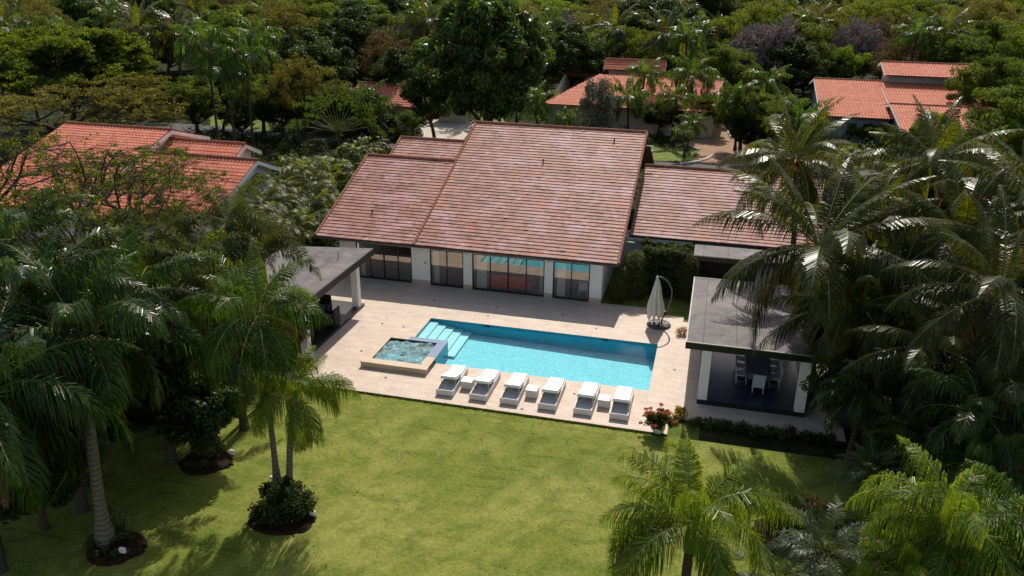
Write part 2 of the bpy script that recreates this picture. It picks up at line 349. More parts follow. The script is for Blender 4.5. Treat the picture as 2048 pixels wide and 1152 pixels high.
# bark
def bark(name, c0, c1, ring=0.):
    b = NB(name); c = b.coord(); n = b.noise(b.mapping(c, (1, 1, .35 if not ring else 3.)), 7, 5, .7)
    col = b.mix(b.ramp(n, [(.3, 0.), (.7, 1.)]), c0, c1)
    if ring:
        wv = b.n("TexWave"); wv.bands_direction = 'Z'; b.l(c, wv.inputs[0]); wv.inputs['Scale'].default_value = ring; wv.inputs['Distortion'].default_value = 2.5; wv.inputs['Detail'].default_value = 2
        col = b.mix(b.math('MULTIPLY', wv.outputs[1], .55), col, tuple(x*.35 for x in c0))
    return b.done(b.pbr(col, .9, .15, 0, b.bump(n, .6, .03)))
M['barkgrey'] = bark('grey_palm_bark', (.045, .037, .028), (.12, .1, .08), 2.2)
M['barkpale'] = bark('pale_palm_bark', (.12, .10, .075), (.26, .22, .17), 1.7)
M['barkbrown'] = bark('brown_bark', (.035, .025, .018), (.09, .065, .045))
M['barebark'] = bark('bare_branch_bark', (.17, .125, .12), (.34, .27, .255))
M['shaft'] = plain('green_crownshaft', (.09, .15, .04), .45, .4, var=.25, scale=3)
# leaves
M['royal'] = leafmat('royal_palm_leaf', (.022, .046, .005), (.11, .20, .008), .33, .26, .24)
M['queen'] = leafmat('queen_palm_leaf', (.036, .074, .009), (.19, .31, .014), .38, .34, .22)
M['queenlit'] = leafmat('sunlit_queen_leaf', (.085, .135, .014), (.34, .44, .022), .38, .42, .26)  # lit copy of the queen leaf, sunshine put into its colour
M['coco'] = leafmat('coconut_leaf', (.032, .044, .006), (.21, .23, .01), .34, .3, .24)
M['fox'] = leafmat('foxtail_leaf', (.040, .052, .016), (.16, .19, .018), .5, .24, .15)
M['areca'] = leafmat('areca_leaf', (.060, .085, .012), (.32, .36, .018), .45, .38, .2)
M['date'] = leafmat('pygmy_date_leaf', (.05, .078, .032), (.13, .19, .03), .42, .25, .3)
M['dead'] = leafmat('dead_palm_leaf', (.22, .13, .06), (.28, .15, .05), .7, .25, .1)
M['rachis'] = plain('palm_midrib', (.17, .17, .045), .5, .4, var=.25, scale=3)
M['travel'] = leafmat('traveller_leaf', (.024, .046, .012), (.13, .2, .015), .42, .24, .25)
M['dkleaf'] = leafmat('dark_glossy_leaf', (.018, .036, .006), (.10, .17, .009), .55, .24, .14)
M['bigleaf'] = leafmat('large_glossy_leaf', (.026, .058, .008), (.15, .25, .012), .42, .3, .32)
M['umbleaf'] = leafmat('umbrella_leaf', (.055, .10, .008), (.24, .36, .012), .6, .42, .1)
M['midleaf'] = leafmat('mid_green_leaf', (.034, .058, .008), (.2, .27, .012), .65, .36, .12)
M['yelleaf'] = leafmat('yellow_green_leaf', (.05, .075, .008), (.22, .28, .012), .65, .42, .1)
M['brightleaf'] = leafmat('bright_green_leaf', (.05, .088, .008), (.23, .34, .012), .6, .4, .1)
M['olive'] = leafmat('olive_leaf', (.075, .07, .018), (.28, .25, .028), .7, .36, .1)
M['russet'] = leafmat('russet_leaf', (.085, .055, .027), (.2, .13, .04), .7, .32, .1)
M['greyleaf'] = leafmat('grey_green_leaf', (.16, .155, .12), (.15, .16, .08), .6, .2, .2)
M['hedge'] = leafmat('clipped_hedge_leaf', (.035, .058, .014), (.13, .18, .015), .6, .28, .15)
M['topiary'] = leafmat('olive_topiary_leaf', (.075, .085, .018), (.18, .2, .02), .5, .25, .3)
M['flower'] = leafmat('orange_flower', (.62, .14, .05), (.6, .12, .04), .6, .3, .2, .6, 1.3)
M['flowerred'] = leafmat('red_flower', (.50, .13, .08), (.6, .2, .1), .6, .3, .2, .5, 1.5)
M['lilac'] = leafmat('lilac_flower', (.3, .2, .42), (.3, .2, .4), .6, .3, .2)
M['croton'] = leafmat('yellow_croton_leaf', (.3, .22, .03), (.5, .3, .04), .5, .3, .3)
# ------------------------------------------------------------------ vegetation generators
rng = np.random.default_rng(11)
def nrmz(a): return a/np.maximum(np.linalg.norm(a, axis=-1, keepdims=True), 1e-9)
class Quads:
    def __init__(s): s.V = []; s.Q = []; s.m = []; s.t = []; s.n = 0
    def add(s, V, Q, mi=0, tint=.5):
        V = np.asarray(V, float).reshape(-1, 3); Q = np.asarray(Q)
        s.V.append(V); s.Q.append(Q+s.n); s.n += len(V)
        s.m.append(np.full(len(Q), mi)); s.t.append(np.broadcast_to(np.asarray(tint, float), (len(Q),)))
    def tubeq(s, pts, rads, n=4, mi=0, tint=.5):
        pts = np.asarray(pts, float); T = np.gradient(pts, axis=0); T = nrmz(T)
        ref = np.array([.31, .17, .93]) if abs(T[0][2]) < .9 else np.array([1., 0, 0])
        A = nrmz(ref-T*(T@ref)[:, None]); B = np.cross(T, A); th = np.arange(n)*2*pi/n
        V = pts[:, None]+np.asarray(rads)[:, None, None]*(np.cos(th)[None, :, None]*A[:, None]+np.sin(th)[None, :, None]*B[:, None])
        i = np.arange(len(pts)-1)[:, None]*n; k = np.arange(n)[None]
        Q = np.stack([i+k, i+(k+1) % n, i+n+(k+1) % n, i+n+k], -1).reshape(-1, 4)
        s.add(V, Q, mi, tint)
    def mesh(s, name, mats, smooth=False):
        return npmesh(name, np.concatenate(s.V), np.concatenate(s.Q), mats, np.concatenate(s.m), {'tint': np.concatenate(s.t)}, smooth)
def frond(q, base, phi, e0, bend, Ln, M_, ll, lw, plume=.1, vee=0., droop=.5, twist=0., t0=.14, seg=2, tintb=.5, fwd=(.35, 1.0), sag=1.3, rr=.028, mi=0):
    N = 22; s = np.linspace(0, 1, N); e = e0-bend*s**sag; ph = phi+twist*s
    d = np.stack([np.cos(e)*np.cos(ph), np.cos(e)*np.sin(ph), np.sin(e)], 1)*Ln/(N-1)
    P = base+np.concatenate([np.zeros((1, 3)), np.cumsum((d[1:]+d[:-1])/2, 0)])
    q.tubeq(P[::2], np.linspace(rr, rr*.15, len(P[::2])), 3, 1, .5)
    t = np.linspace(t0, .995, M_); t = t+rng.normal(0, .15/M_, M_); t = np.clip(t, 0, 1)
    pos = np.stack([np.interp(t, s, P[:, i]) for i in range(3)], 1)
    T = nrmz(np.stack([np.interp(t, s, np.gradient(P[:, i])) for i in range(3)], 1))
    S = np.stack([-np.sin(phi+twist*t), np.cos(phi+twist*t), 0*t], 1); Nn = np.cross(T, S)*1.; Nn = np.where(Nn[:, 2:3] < 0, -Nn, Nn) if e0 > -.5 else Nn
    prof = np.clip(.35+1.6*t, 0, 1)*np.clip((1.06-t)*2.1, .12, 1)
    for sg in (-1, 1):
        al = fwd[0]+(fwd[1]-fwd[0])*t+rng.normal(0, .07, M_)
        be = vee+rng.uniform(-plume, plume, M_)+rng.normal(0, .06, M_)
        ln = ll*prof*rng.uniform(.85, 1.1, M_)
        D = nrmz(np.cos(al)[:, None]*(sg*S*np.cos(be)[:, None]+Nn*np.sin(be)[:, None])+np.sin(al)[:, None]*T)
        dr = droop*rng.uniform(.7, 1.25, M_); G = np.array([0, 0, -1.])
        mid = pos+ln[:, None]*(D*.5+G*(dr*.12)[:, None])
        tip = pos+ln[:, None]*(D*np.maximum(.35, 1-.22*dr)[:, None]*.95+G*(dr*.55)[:, None])
        W = nrmz(T-D*(T*D).sum(1, keepdims=True)); w_ = lw*np.clip(prof, .5, 1)[:, None]
        V = np.stack([pos-W*w_*.3, pos+W*w_*.3, mid+W*w_*.5, mid-W*w_*.5, tip+W*w_*.08, tip-W*w_*.08], 1)
        i = np.arange(M_)[:, None]*6; Q = np.concatenate([i+np.array([[0, 1, 2, 3]]), i+np.array([[3, 2, 4, 5]])])
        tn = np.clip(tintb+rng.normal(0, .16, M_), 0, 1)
        if rng.uniform() < .6:   # torn stretch of leaflets
            k0 = rng.integers(4, max(5, M_-8)); kk = rng.integers(2, 6); keep = ~((np.arange(M_) >= k0) & (np.arange(M_) < k0+kk)); keep = np.concatenate([keep, keep]); Q = Q[keep]; tn2 = np.concatenate([tn, tn])[keep]
        else: tn2 = np.concatenate([tn, tn])
        q.add(V.reshape(-1, 3), Q, mi, tn2)
def palm_crown(sp, seed):
    global rng; rng = np.random.default_rng(seed); q = Quads(); p = SPEC[sp]; n = p['n']; Z = np.zeros(3)
    for i in range(n):
        u = (i+.5)/n; phi = i*2.399963+rng.normal(0, .32); e0 = p['e'][0]+(p['e'][1]-p['e'][0])*u**p.get('ep', 1.)+rng.normal(0, .16)
        bend = rng.uniform(*p['bend'])*(.45+.55*min(1, u*2.2)); Ln = p['L']*rng.uniform(.74, 1.1)*(.8+.2*min(1, u*3))
        bp = Z+np.array([cos(phi), sin(phi), 0])*.08
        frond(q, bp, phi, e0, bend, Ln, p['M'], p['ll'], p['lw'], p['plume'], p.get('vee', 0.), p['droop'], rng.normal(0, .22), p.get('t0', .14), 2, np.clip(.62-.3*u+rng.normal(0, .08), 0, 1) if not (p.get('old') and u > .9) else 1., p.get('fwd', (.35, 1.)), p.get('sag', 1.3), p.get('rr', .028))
    for i in range(p.get('ndead', 0)):
        phi = rng.uniform(0, 6.28); frond(q, Z, phi, rng.uniform(-.7, -.3), rng.uniform(.7, 1.2), p['L']*rng.uniform(.6, .8), p['M']//2, p['ll']*.7, p['lw']*.7, .6, 0., 1.6, rng.normal(0, .3), mi=2)
    return q.mesh(sp+'_crown', [M[p['mat']], M['rachis'], M['dead']])
SPEC = {
 'royal': dict(n=18, L=3.8, e=(1.35, -.3), bend=(1.5, 2.2), M=92, ll=.9, lw=.052, plume=.7, droop=1.2, mat='royal', ndead=1),
 'queen': dict(n=20, L=3.7, e=(1.4, -.2), bend=(1.5, 2.4), M=104, ll=.88, lw=.032, plume=.95, droop=1.5, mat='queen', ndead=1),
 'queenlit': dict(n=20, L=3.5, e=(1.42, -.05), bend=(1.7, 2.7), M=112, ll=1.0, lw=.032, plume=.9, droop=1.9, mat='queenlit'),
 'coco': dict(n=25, L=5.0, e=(1.4, -.85), bend=(.9, 1.6), M=100, ll=1.1, lw=.05, plume=.22, vee=-.15, droop=1.05, mat='coco', rr=.045, old=1, ndead=3),
 'fox': dict(n=12, L=2.7, e=(1.25, -.1), bend=(1.2, 1.9), M=160, ll=.50, lw=.026, plume=2.8, droop=.5, mat='fox', fwd=(.2, .7)),
 'date': dict(n=34, L=1.6, e=(1.4, -.3), bend=(1.1, 1.7), M=50, ll=.32, lw=.017, plume=.35, vee=.15, droop=.4, mat='date', rr=.014),
 'far': dict(n=16, L=3.6, e=(1.35, -.35), bend=(1.4, 2.1), M=44, ll=.95, lw=.09, plume=.8, droop=1.3, mat='queen', ndead=1),
 'farcoco': dict(n=20, L=4.3, e=(1.4, -.7), bend=(1.0, 1.7), M=46, ll=1.0, lw=.10, plume=.25, droop=1.1, mat='coco', ndead=2),
}
CROWN = {}
def crown(sp, v):
    k = (sp, v)
    if k not in CROWN: CROWN[k] = palm_crown(sp, sum(map(ord, sp))*7+v*31)
    return CROWN[k]
def areca_clump(seed, n=46, R=1.1, hgt=(.6, 2.6), L_=2.0):
    global rng; rng = np.random.default_rng(seed); q = Quads()
    for i in range(n):
        a = rng.uniform(0, 2*pi); r = R*rng.uniform(0, 1)**.6; bx = np.array([r*cos(a), r*sin(a), rng.uniform(*hgt)])
        phi = a+rng.normal(0, .6); frond(q, bx, phi, rng.uniform(.5, 1.35), rng.uniform(1.5, 2.4), L_*rng.uniform(.75, 1.15), 34, .5, .05, .15, .35, .35, rng.normal(0, .3), .16, 2, np.clip(rng.normal(.55, .2), 0, 1), rr=.016)
    for i in range(9):
        a = rng.uniform(0, 2*pi); r = R*rng.uniform(0, .7); z = rng.uniform(*hgt); p0 = np.array([r*cos(a)*.5, r*sin(a)*.5, -.1]); p1 = np.array([r*cos(a), r*sin(a), z])
        q.tubeq([p0, (p0+p1)/2, p1], [.04, .035, .03], 4, 1)
    return q.mesh('areca_foliage', [M['areca'], M['rachis']])
def leafcloud(q, C, R, n, size, flat=1., aspect=.5, shell=.3, tbase=None, mi=0, droop=.3, curl=0.):
    """n leaves around each blob centre"""
    C = np.asarray(C, float); K = len(C); R = np.broadcast_to(np.asarray(R, float), (K,))
    d = nrmz(rng.normal(0, 1, (K, n, 3))); rad = (rng.uniform(0, 1, (K, n, 1))**shell)*R[:, None, None]
    P = C[:, None]+d*rad*np.array([1, 1, flat])
    nn = nrmz(d+rng.normal(0, .75, (K, n, 3))+np.array([0, 0, .35])); a = nrmz(np.cross(nn, rng.normal(0, 1, (K, n, 3))))
    a = nrmz(a+np.array([0, 0, -droop])*rng.uniform(0, 1, (K, n, 1))); bb = nrmz(np.cross(nn, a))
    s = size*rng.uniform(.6, 1.3, (K, n, 1)); wv = s*aspect
    V = np.stack([P-a*s*.5, P-a*s*.05+bb*wv*.5, P+a*s*.55, P-a*s*.05-bb*wv*.5], 2).reshape(-1, 3)
    Q = np.arange(K*n*4).reshape(-1, 4)
    tb = (rng.normal(.5, .16, K) if tbase is None else np.asarray(tbase))[:, None]
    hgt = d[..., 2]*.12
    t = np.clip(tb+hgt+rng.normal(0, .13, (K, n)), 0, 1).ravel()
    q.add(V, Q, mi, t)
def bez(a, b_, c_, n=6):
    t = np.linspace(0, 1, n)[:, None]; return (1-t)**2*a+2*t*(1-t)*b_+t*t*c_
def make_tree(seed, leaf, h=8., r=4.5, kind='round', leafsize=.3, blobs=60, per=130, flat=.8, limbs=9, trunk_r=.25, barkm='barkbrown', blobr=(.7, 1.4), shell=.3, aspect=.5):
    """returns trunk mesh and crown mesh, base at origin, crown centre at h"""
    global rng; rng = np.random.default_rng(seed)
    C = []
    for i in range(blobs):
        d = rng.normal(0, 1, 3); d /= np.linalg.norm(d)
        if kind == 'umbrella':
            a = rng.uniform(0, 2*pi); rr = r*rng.uniform(0, 1)**.5; top = h+r*.26*(1-(rr/r)**2)
            C.append([rr*cos(a), rr*sin(a), top-rng.uniform(0, 1)**2*r*.28])
        else:
            rr = rng.uniform(.25, 1)**.5; lob = 1+.22*sin(3*atan2(d[1], d[0])+seed)+.12*sin(5*d[2]+seed)
            C.append([d[0]*r*rr*lob*.86, d[1]*r*rr*lob*.86, h+d[2]*r*flat*rr*.86])
    C = np.array(C); Rb = rng.uniform(*blobr, blobs)
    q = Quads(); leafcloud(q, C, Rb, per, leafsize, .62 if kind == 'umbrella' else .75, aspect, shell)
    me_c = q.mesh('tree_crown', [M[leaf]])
    t = Quads(); top = h-r*flat*.35; z0 = max(top*.45, top-3.)
    lean = rng.normal(0, .06*r, 2); fork = np.array([lean[0], lean[1], z0])
    tp = bez(np.array([0, 0, -.15]), np.array([lean[0]*.2, lean[1]*.2, z0*.5]), fork, 7); t.tubeq(tp, np.linspace(trunk_r*1.25, trunk_r*.8, 7), 8)
    for i in range(limbs):
        e = C[rng.integers(0, blobs)]; m = (fork+e)/2+np.array([0, 0, -.12*r])+rng.normal(0, .25, 3)
        pts = bez(fork, m, e, 8); t.tubeq(pts, np.linspace(trunk_r*.6, .025, 8), 5)
        for j in range(3):
            e2 = C[np.argsort(np.linalg.norm(C-e, axis=1))[1+j]]; k0 = pts[rng.integers(3, 6)]
            t.tubeq(bez(k0, (k0+e2)/2+rng.normal(0, .2, 3), e2, 5), np.linspace(trunk_r*.2, .012, 5), 4)
    return t.mesh('tree_trunk', [M[barkm]], True), me_c
def branchy(seed, r=7., h=7., depth=5, leaf=None, spray=9, leafsize=.28, barkm='barkbrown', trunk_r=.3, flat=.35, z0=2.4, kids=3, twig=.012, skip=.0, blobr=.4, up=.25):
    """spreading tree whose limbs and twigs can be seen"""
    global rng; rng = np.random.default_rng(seed); t = Quads(); tips = []
    def grow(p, d, ln, rad, dep):
        d = d/np.linalg.norm(d); e = p+d*ln; m = p+d*ln*.5+rng.normal(0, .1*ln, 3)
        pts = bez(p, m, e, 5 if dep > 2 else 4); t.tubeq(pts, np.linspace(rad, max(rad*.62, twig), len(pts)), 6 if dep > 3 else (4 if dep > 1 else 3))
        if dep <= 1: tips.append(pts[-2])
        if dep <= 2: tips.append(e)
        if dep == 0: return
        for k in range(kids if dep < depth else kids+2):
            nd = d+rng.normal(0, .62, 3)*np.array([1, 1, .75]); nd[2] += up*(.4 if dep < 3 else 1.)
            if e[2] > h+.8: nd[2] = -abs(nd[2])*.3
            if dep == depth: a = 2*pi*k/(kids+2)+rng.normal(0, .25); nd = np.array([cos(a), sin(a), .5+rng.uniform(0, .5)])
            grow(e, nd, ln*rng.uniform(.62, .9), max(rad*.58, twig), dep-1)
    grow(np.array([0, 0, -.2]), np.array([.05, .03, 1.]), z0, trunk_r, depth)
    tp = np.array(tips); ext = np.percentile(np.hypot(tp[:, 0], tp[:, 1]), 92); sc = r/ext
    allV = np.concatenate(t.V)
    zf = np.clip((allV[:, 2]-z0)/2, 0, 1)
    for i, v in enumerate(t.V):
        f = 1+(sc-1)*np.clip(v[:, 2]/z0, 0, 1); v[:, 0] *= f; v[:, 1] *= f
        over = np.maximum(v[:, 2]-z0, 0); v[:, 2] = np.minimum(v[:, 2], z0)+over*(h-z0)/max(np.percentile(tp[:, 2], 90)-z0, .5)
    tp[:, :2] *= sc; tp[:, 2] = z0+(tp[:, 2]-z0)*(h-z0)/max(np.percentile(tp[:, 2], 90)-z0, .5)
    mt = t.mesh('tree_trunk', [M[barkm]], True)
    if not leaf: return mt, None
    q = Quads(); tp = tp[rng.uniform(0, 1, len(tp)) > skip]
    leafcloud(q, tp, rng.uniform(.5, 1.2, len(tp))*blobr, spray, leafsize, .35, .42, .5)
    return mt, q.mesh('tree_crown', [M[leaf]])
TREES = {}
def treekind(k):
    if k not in TREES: TREES[k] = TK[k]()
    return TREES[k]
TK = {
 'dark': lambda: make_tree(3, 'dkleaf', 7.5, 5., leafsize=.30, blobs=120, per=260, flat=.98, blobr=(.5, 1.25)),
 'big': lambda: make_tree(33, 'bigleaf', 7.5, 5., leafsize=.42, blobs=170, per=230, flat=1., blobr=(.45, 1.15)),
 'mid': lambda: make_tree(4, 'midleaf', 6.5, 4.5, leafsize=.24, blobs=110, per=240, blobr=(.5, 1.1)),
 'mid2': lambda: make_tree(14, 'brightleaf', 6., 4.2, leafsize=.24, blobs=100, per=220, blobr=(.45, 1.0), flat=.7),
 'umb': lambda: make_tree(5, 'umbleaf', 7.5, 6.5, 'umbrella', .21, 190, 170, .4, 12, .25, 'barkbrown', (.45, .95)),
 'yel': lambda: make_tree(6, 'yelleaf', 7., 5.5, leafsize=.22, blobs=150, per=150, flat=.6, blobr=(.45, 1.0)),
 'olive': lambda: make_tree(8, 'olive', 7., 4.6, leafsize=.2, blobs=130, per=150, flat=.85, blobr=(.45, 1.0)),
 'russet': lambda: make_tree(9, 'russet', 6.5, 4.2, leafsize=.2, blobs=110, per=120, flat=.85, blobr=(.45, .95)),
 'bare': lambda: branchy(21, 5., 6.5, 6, None, barkm='barebark', z0=2.2, twig=.042, trunk_r=.28, kids=4, up=.1),
 'shrubgrey': lambda: make_tree(31, 'greyleaf', 2.3, 2.3, leafsize=.2, blobs=60, per=150, flat=.95, blobr=(.4, .8), trunk_r=.1),
}
def tree(kind, crown_px, z, label, cat='tree', group=None, sc=1., rz=None, name=None, scz=None, anchor='c'):
    """z: height of the crown centre"""
    p = at(crown_px[0], crown_px[1], z); mt, mc = treekind(kind); hs = {'dark': 7.5, 'big': 7.5, 'mid': 6.5, 'mid2': 6., 'umb': 7.5, 'yel': 7., 'olive': 7., 'russet': 6.5, 'bare': 5., 'shrubgrey': 2.3}[kind]
    sz = z/hs; o = thing(name or ('bare_tree' if kind == 'bare' else 'shrub' if kind == 'shrubgrey' else 'broadleaf_tree'), (p[0], p[1], 0), label, cat, group, random.uniform(0, 6.28) if rz is None else rz)
    s = (sc, sc, sz)
    link('trunk' if kind != 'bare' else 'branches', mt, o, sc=s)
    if mc: link('crown', mc, o, sc=s)
    return o
def palm(sp, cpx, z, label, base=None, sc=1., v=0, rz=None, name='palm_tree', group=None, r0=.17, shaft=None, trunkmat='barkgrey', nuts=False, off=None, trunk=True):
    top = at(cpx[0], cpx[1], z)
    if base is not None: bp = at(base[0], base[1], 0.)
    else:
        o_ = off or (random.uniform(-.5, .5), random.uniform(-.5, .5)); bp = np.array([top[0]+o_[0], top[1]+o_[1], 0.])
    o = thing(name, (bp[0], bp[1], 0), label, 'palm tree', group); d = top-bp
    m = MB(); n = 14; pts = [np.array([d[0]*t**1.5, d[1]*t**1.5, -.15+(z+.15)*t]) for t in np.linspace(0, 1, n)]
    rad = [r0*(1.35-.6*min(1, t*5) if t < .2 else .75-.15*t)*(1+.04*math.sin(i*2.3)) for i, t in enumerate(np.linspace(0, 1, n))]
    m.tube(pts, rad, 10)
    m.build('trunk', M[trunkmat], o)
    if shaft:
        m = MB(); m.tube([pts[-1]+np.array([0, 0, -shaft]), pts[-1]+np.array([0, 0, -shaft*.5]), pts[-1]+np.array([0, 0, .1])], [r0*.78, r0*.85, r0*.45], 10); m.build('crownshaft', M['shaft'], o)
    if nuts:
        m = MB()
        for k in range(9):
            a = k*2.4; c = d+np.array([.3*cos(a), .3*sin(a), -.25-.1*(k % 3)])
            m.lathe([(.01, -.15), (.09, -.1), (.125, 0), (.09, .1), (.01, .15)], c, 8)
        m.build('coconut_bunch', M['coconut'], o)
        m = MB()
        for k in range(12):
            a = k*2.4+.3; m.tube([d+np.array([.05*cos(a), .05*sin(a), -.3]), d+np.array([.3*cos(a), .3*sin(a), .0]), d+np.array([.7*cos(a), .7*sin(a), .12-.03*k])], [.07, .06, .03], 5)
        m.build('leaf_bases', M['husk'], o)
    link('crown', crown(sp, v), o, d, random.uniform(0, 6.28) if rz is None else rz, sc)
    return o
# ------------------------------------------------------------------ the setting
POOL = (-14.37, -1.80*18.5/18, 33.19*18.5/18, 38.2*18.5/18)   # x0,x1,y0,y1
POOL = (-14.37, -1.84, 34.11, 39.27)
SPA = (-15.75, -12.33, 32.75, 36.10)
holes = [POOL, (SPA[0]+.3, SPA[1]-.2, SPA[2]+.3, SPA[3]-.2)]
HX = [POOL, (-15.32, -12.80, 33.25, 35.72)]
tag(rects(-700, 700, -60, 1200, -.06, HX).build('ground', M['ground']), kind='structure')
lawn = rects(-26.5, 9., 6., 30.5, -.03, []).build('lawn', M['lawn']); tag(lawn, kind='structure')
tag(rects(-5.5, .6, 30.5, 47.5, -.034, HX).build('side_lawn', M['lawn2']), kind='structure')
# deck slab with pool hole (thin slab, real edge)
def slab_deck():
    m = rects(-24.5, -.62, 30.5, 44.02, .04, HX)
    for (xa, ya, xb, yb) in ((-24.5, 30.5, -.62, 30.5), (-.62, 30.5, -.62, 43.9), (-24.5, 44.02, -24.5, 30.5)):
        m.add([(xa, ya, -.06), (xb, yb, -.06), (xb, yb, .04), (xa, ya, .04)], [[0, 1, 2, 3]])
    return m
# right boundary of the deck ends at y 43.3 beside the house: cut the side away
def deck():
    xs = [-24.5, -15.32, POOL[0], -12.80, POOL[1], -.72]; m = MB()
    cells = [(-24.5, -15.32, 30.5, 44.02), (-15.32, POOL[0], 30.5, 33.25), (-15.32, POOL[0], 35.72, 44.02),
             (POOL[0], -12.80, 30.5, 33.25), (POOL[0], POOL[1], POOL[3], 44.02), (-12.80, POOL[1], 30.5, POOL[2]), (POOL[1], -.72, 30.5, 43.3)]
    for a in cells: m.add([(a[0], a[2], .04), (a[1], a[2], .04), (a[1], a[3], .04), (a[0], a[3], .04)], [[0, 1, 2, 3]])
    m.add([(-24.5, 30.5, -.06), (-.72, 30.5, -.06), (-.72, 30.5, .04), (-24.5, 30.5, .04)], [[0, 1, 2, 3]])
    m.add([(-.72, 30.5, -.06), (-.72, 43.3, -.06), (-.72, 43.3, .04), (-.72, 30.5, .04)], [[0, 1, 2, 3]])
    return m
deck().build('pool_deck', M['deck'])
tag(bpy.data.objects['pool_deck'], kind='structure')
tag(MB().box(-.72, 6.6, 31.9, 42.6, -.1, .03).build('pavilion_terrace', M['deck']), kind='structure')
# pool
def build_pool():
    x0, x1, y0, y1 = POOL; o = thing('swimming_pool', (x0, y0, 0), 'long rectangular turquoise swimming pool sunk in the pale deck', 'swimming pool')
    dL, dR = -.62, -.85; W = x1-x0; Dp = y1-y0; m = MB(); mw = MB()
    m.add([(0, 0, dL), (W, 0, dR), (W, Dp, dR), (0, Dp, dL)], [[0, 1, 2, 3]])
    for a in (((0, 0), (W, 0), dL, dR), ((W, 0), (W, Dp), dR, dR), ((W, Dp), (0, Dp), dR, dL), ((0, Dp), (0, 0), dL, dL)):
        mw.add([(*a[0], a[2]), (*a[1], a[3]), (*a[1], -.12), (*a[0], -.12)], [[3, 2, 1, 0]])
    m.build('basin_floor', M['poolfloor'], o); mw.build('basin_wall', M['poolwall'], o)
    m = MB()
    for a in (((0, 0), (W, 0)), ((W, 0), (W, Dp)), ((W, Dp), (0, Dp)), ((0, Dp), (0, 0))):
        m.add([(*a[0], -.12), (*a[1], -.12), (*a[1], .04), (*a[0], .04)], [[3, 2, 1, 0]])
    m.build('waterline_tiles', M['tealtile'], o)
    m = MB()
    for k in range(5):
        m.box(.004+k*.47, .004+(k+1)*.47, 36.14-y0, Dp-.004, -.62+.005*k, -.13-.1*k)
    m.build('steps', M['poolstep'], o)
    MB().add([(0, 0, -.065), (W, 0, -.065), (W, Dp, -.065), (0, Dp, -.065)], [[0, 1, 2, 3]]).build('water', M['water'], o)
    m = MB()
    for x in (3.1, 9.6): MB().box(x, x+.32, Dp-.03, Dp-.012, -.11, .0).build('skimmer_mouth', M['black'], o)
build_pool()
def build_spa():
    x0, x1, y0, y1 = SPA; o = thing('hot_tub', (x0, y0, 0), 'raised square spa with bubbling water joined to the pool corner', 'hot tub')
    W, D = x1-x0, y1-y0; zi = .34; ix0, ix1, iy0, iy1 = .43, W-.47, .5, D-.38
    m = MB(); m.box(.03, ix0, .03, D-.03, -.05, zi-.05); m.box(ix0, W-.03, .03, iy0, -.05, zi-.05); m.box(ix0, POOL[0]-x0, iy1, D-.03, -.05, zi-.05); m.build('wall', M['coping'], o)
    m = MB(); m.box(ix1, W, POOL[2]-y0+.002, D-.03, -.6, zi-.05); m.box(POOL[0]-x0+.002, ix1-.003, iy1, D-.0, -.6, zi-.05); m.build('pool_side_wall', M['tealtile'], o)
    m = MB(); m.box(-.0, ix0, -.0, D, zi-.045, zi, .008); m.box(ix0+.002, W+.02, 0, iy0, zi-.045, zi, .008); m.box(ix1, W+.02, iy0+.002, POOL[2]-y0+.02, zi-.045, zi, .008); m.box(ix0+.002, POOL[0]-x0, iy1, D, zi-.045, zi, .008); m.build('stone_coping', M['coping'], o)
    m = MB(); m.box(ix1, W+.02, POOL[2]-y0+.024, D+.02, zi-.045, zi-.002, .008); m.box(POOL[0]-x0+.003, ix1-.002, iy1, D+.02, zi-.045, zi-.002, .008); m.build('mosaic_coping', M['mosaic'], o)
    m = MB(); m.add([(ix0, iy0, -.3), (ix1, iy0, -.3), (ix1, iy1, -.3), (ix0, iy1, -.3)], [[0, 1, 2, 3]])
    c4 = [(ix0, iy0), (ix1, iy0), (ix1, iy1), (ix0, iy1)]
    for k in range(4): a, b_ = c4[k], c4[(k+1) % 4]; m.add([(*a, -.3), (*b_, -.3), (*b_, zi-.05), (*a, zi-.05)], [[3, 2, 1, 0]])
    m.build('basin', M['poolwall'], o)
    n = 44; g = np.random.default_rng(3); xs = np.linspace(ix0, ix1, n); ys = np.linspace(iy0, iy1, n); X, Y = np.meshgrid(xs, ys)
    Z = zi-.09+sum(.012*np.sin(a*X+b_*Y+c) for a, b_, c in g.uniform(-14, 14, (9, 3)))
    i = np.arange(n-1); I, J = np.meshgrid(i, i); a = (J*n+I).ravel(); Q = np.stack([a, a+1, a+n+1, a+n], 1)
    link('bubbling_water', npmesh('bubbling_water', np.stack([X.ravel(), Y.ravel(), Z.ravel()], 1), Q, M['spawater'], smooth=True), o)
    MB().lathe([(.1, 0), (.1, .04), (.05, .06)], (W*.5, D*.42, zi-.1), 12).build('floating_dispenser', M['tealtile'], o)
build_spa()
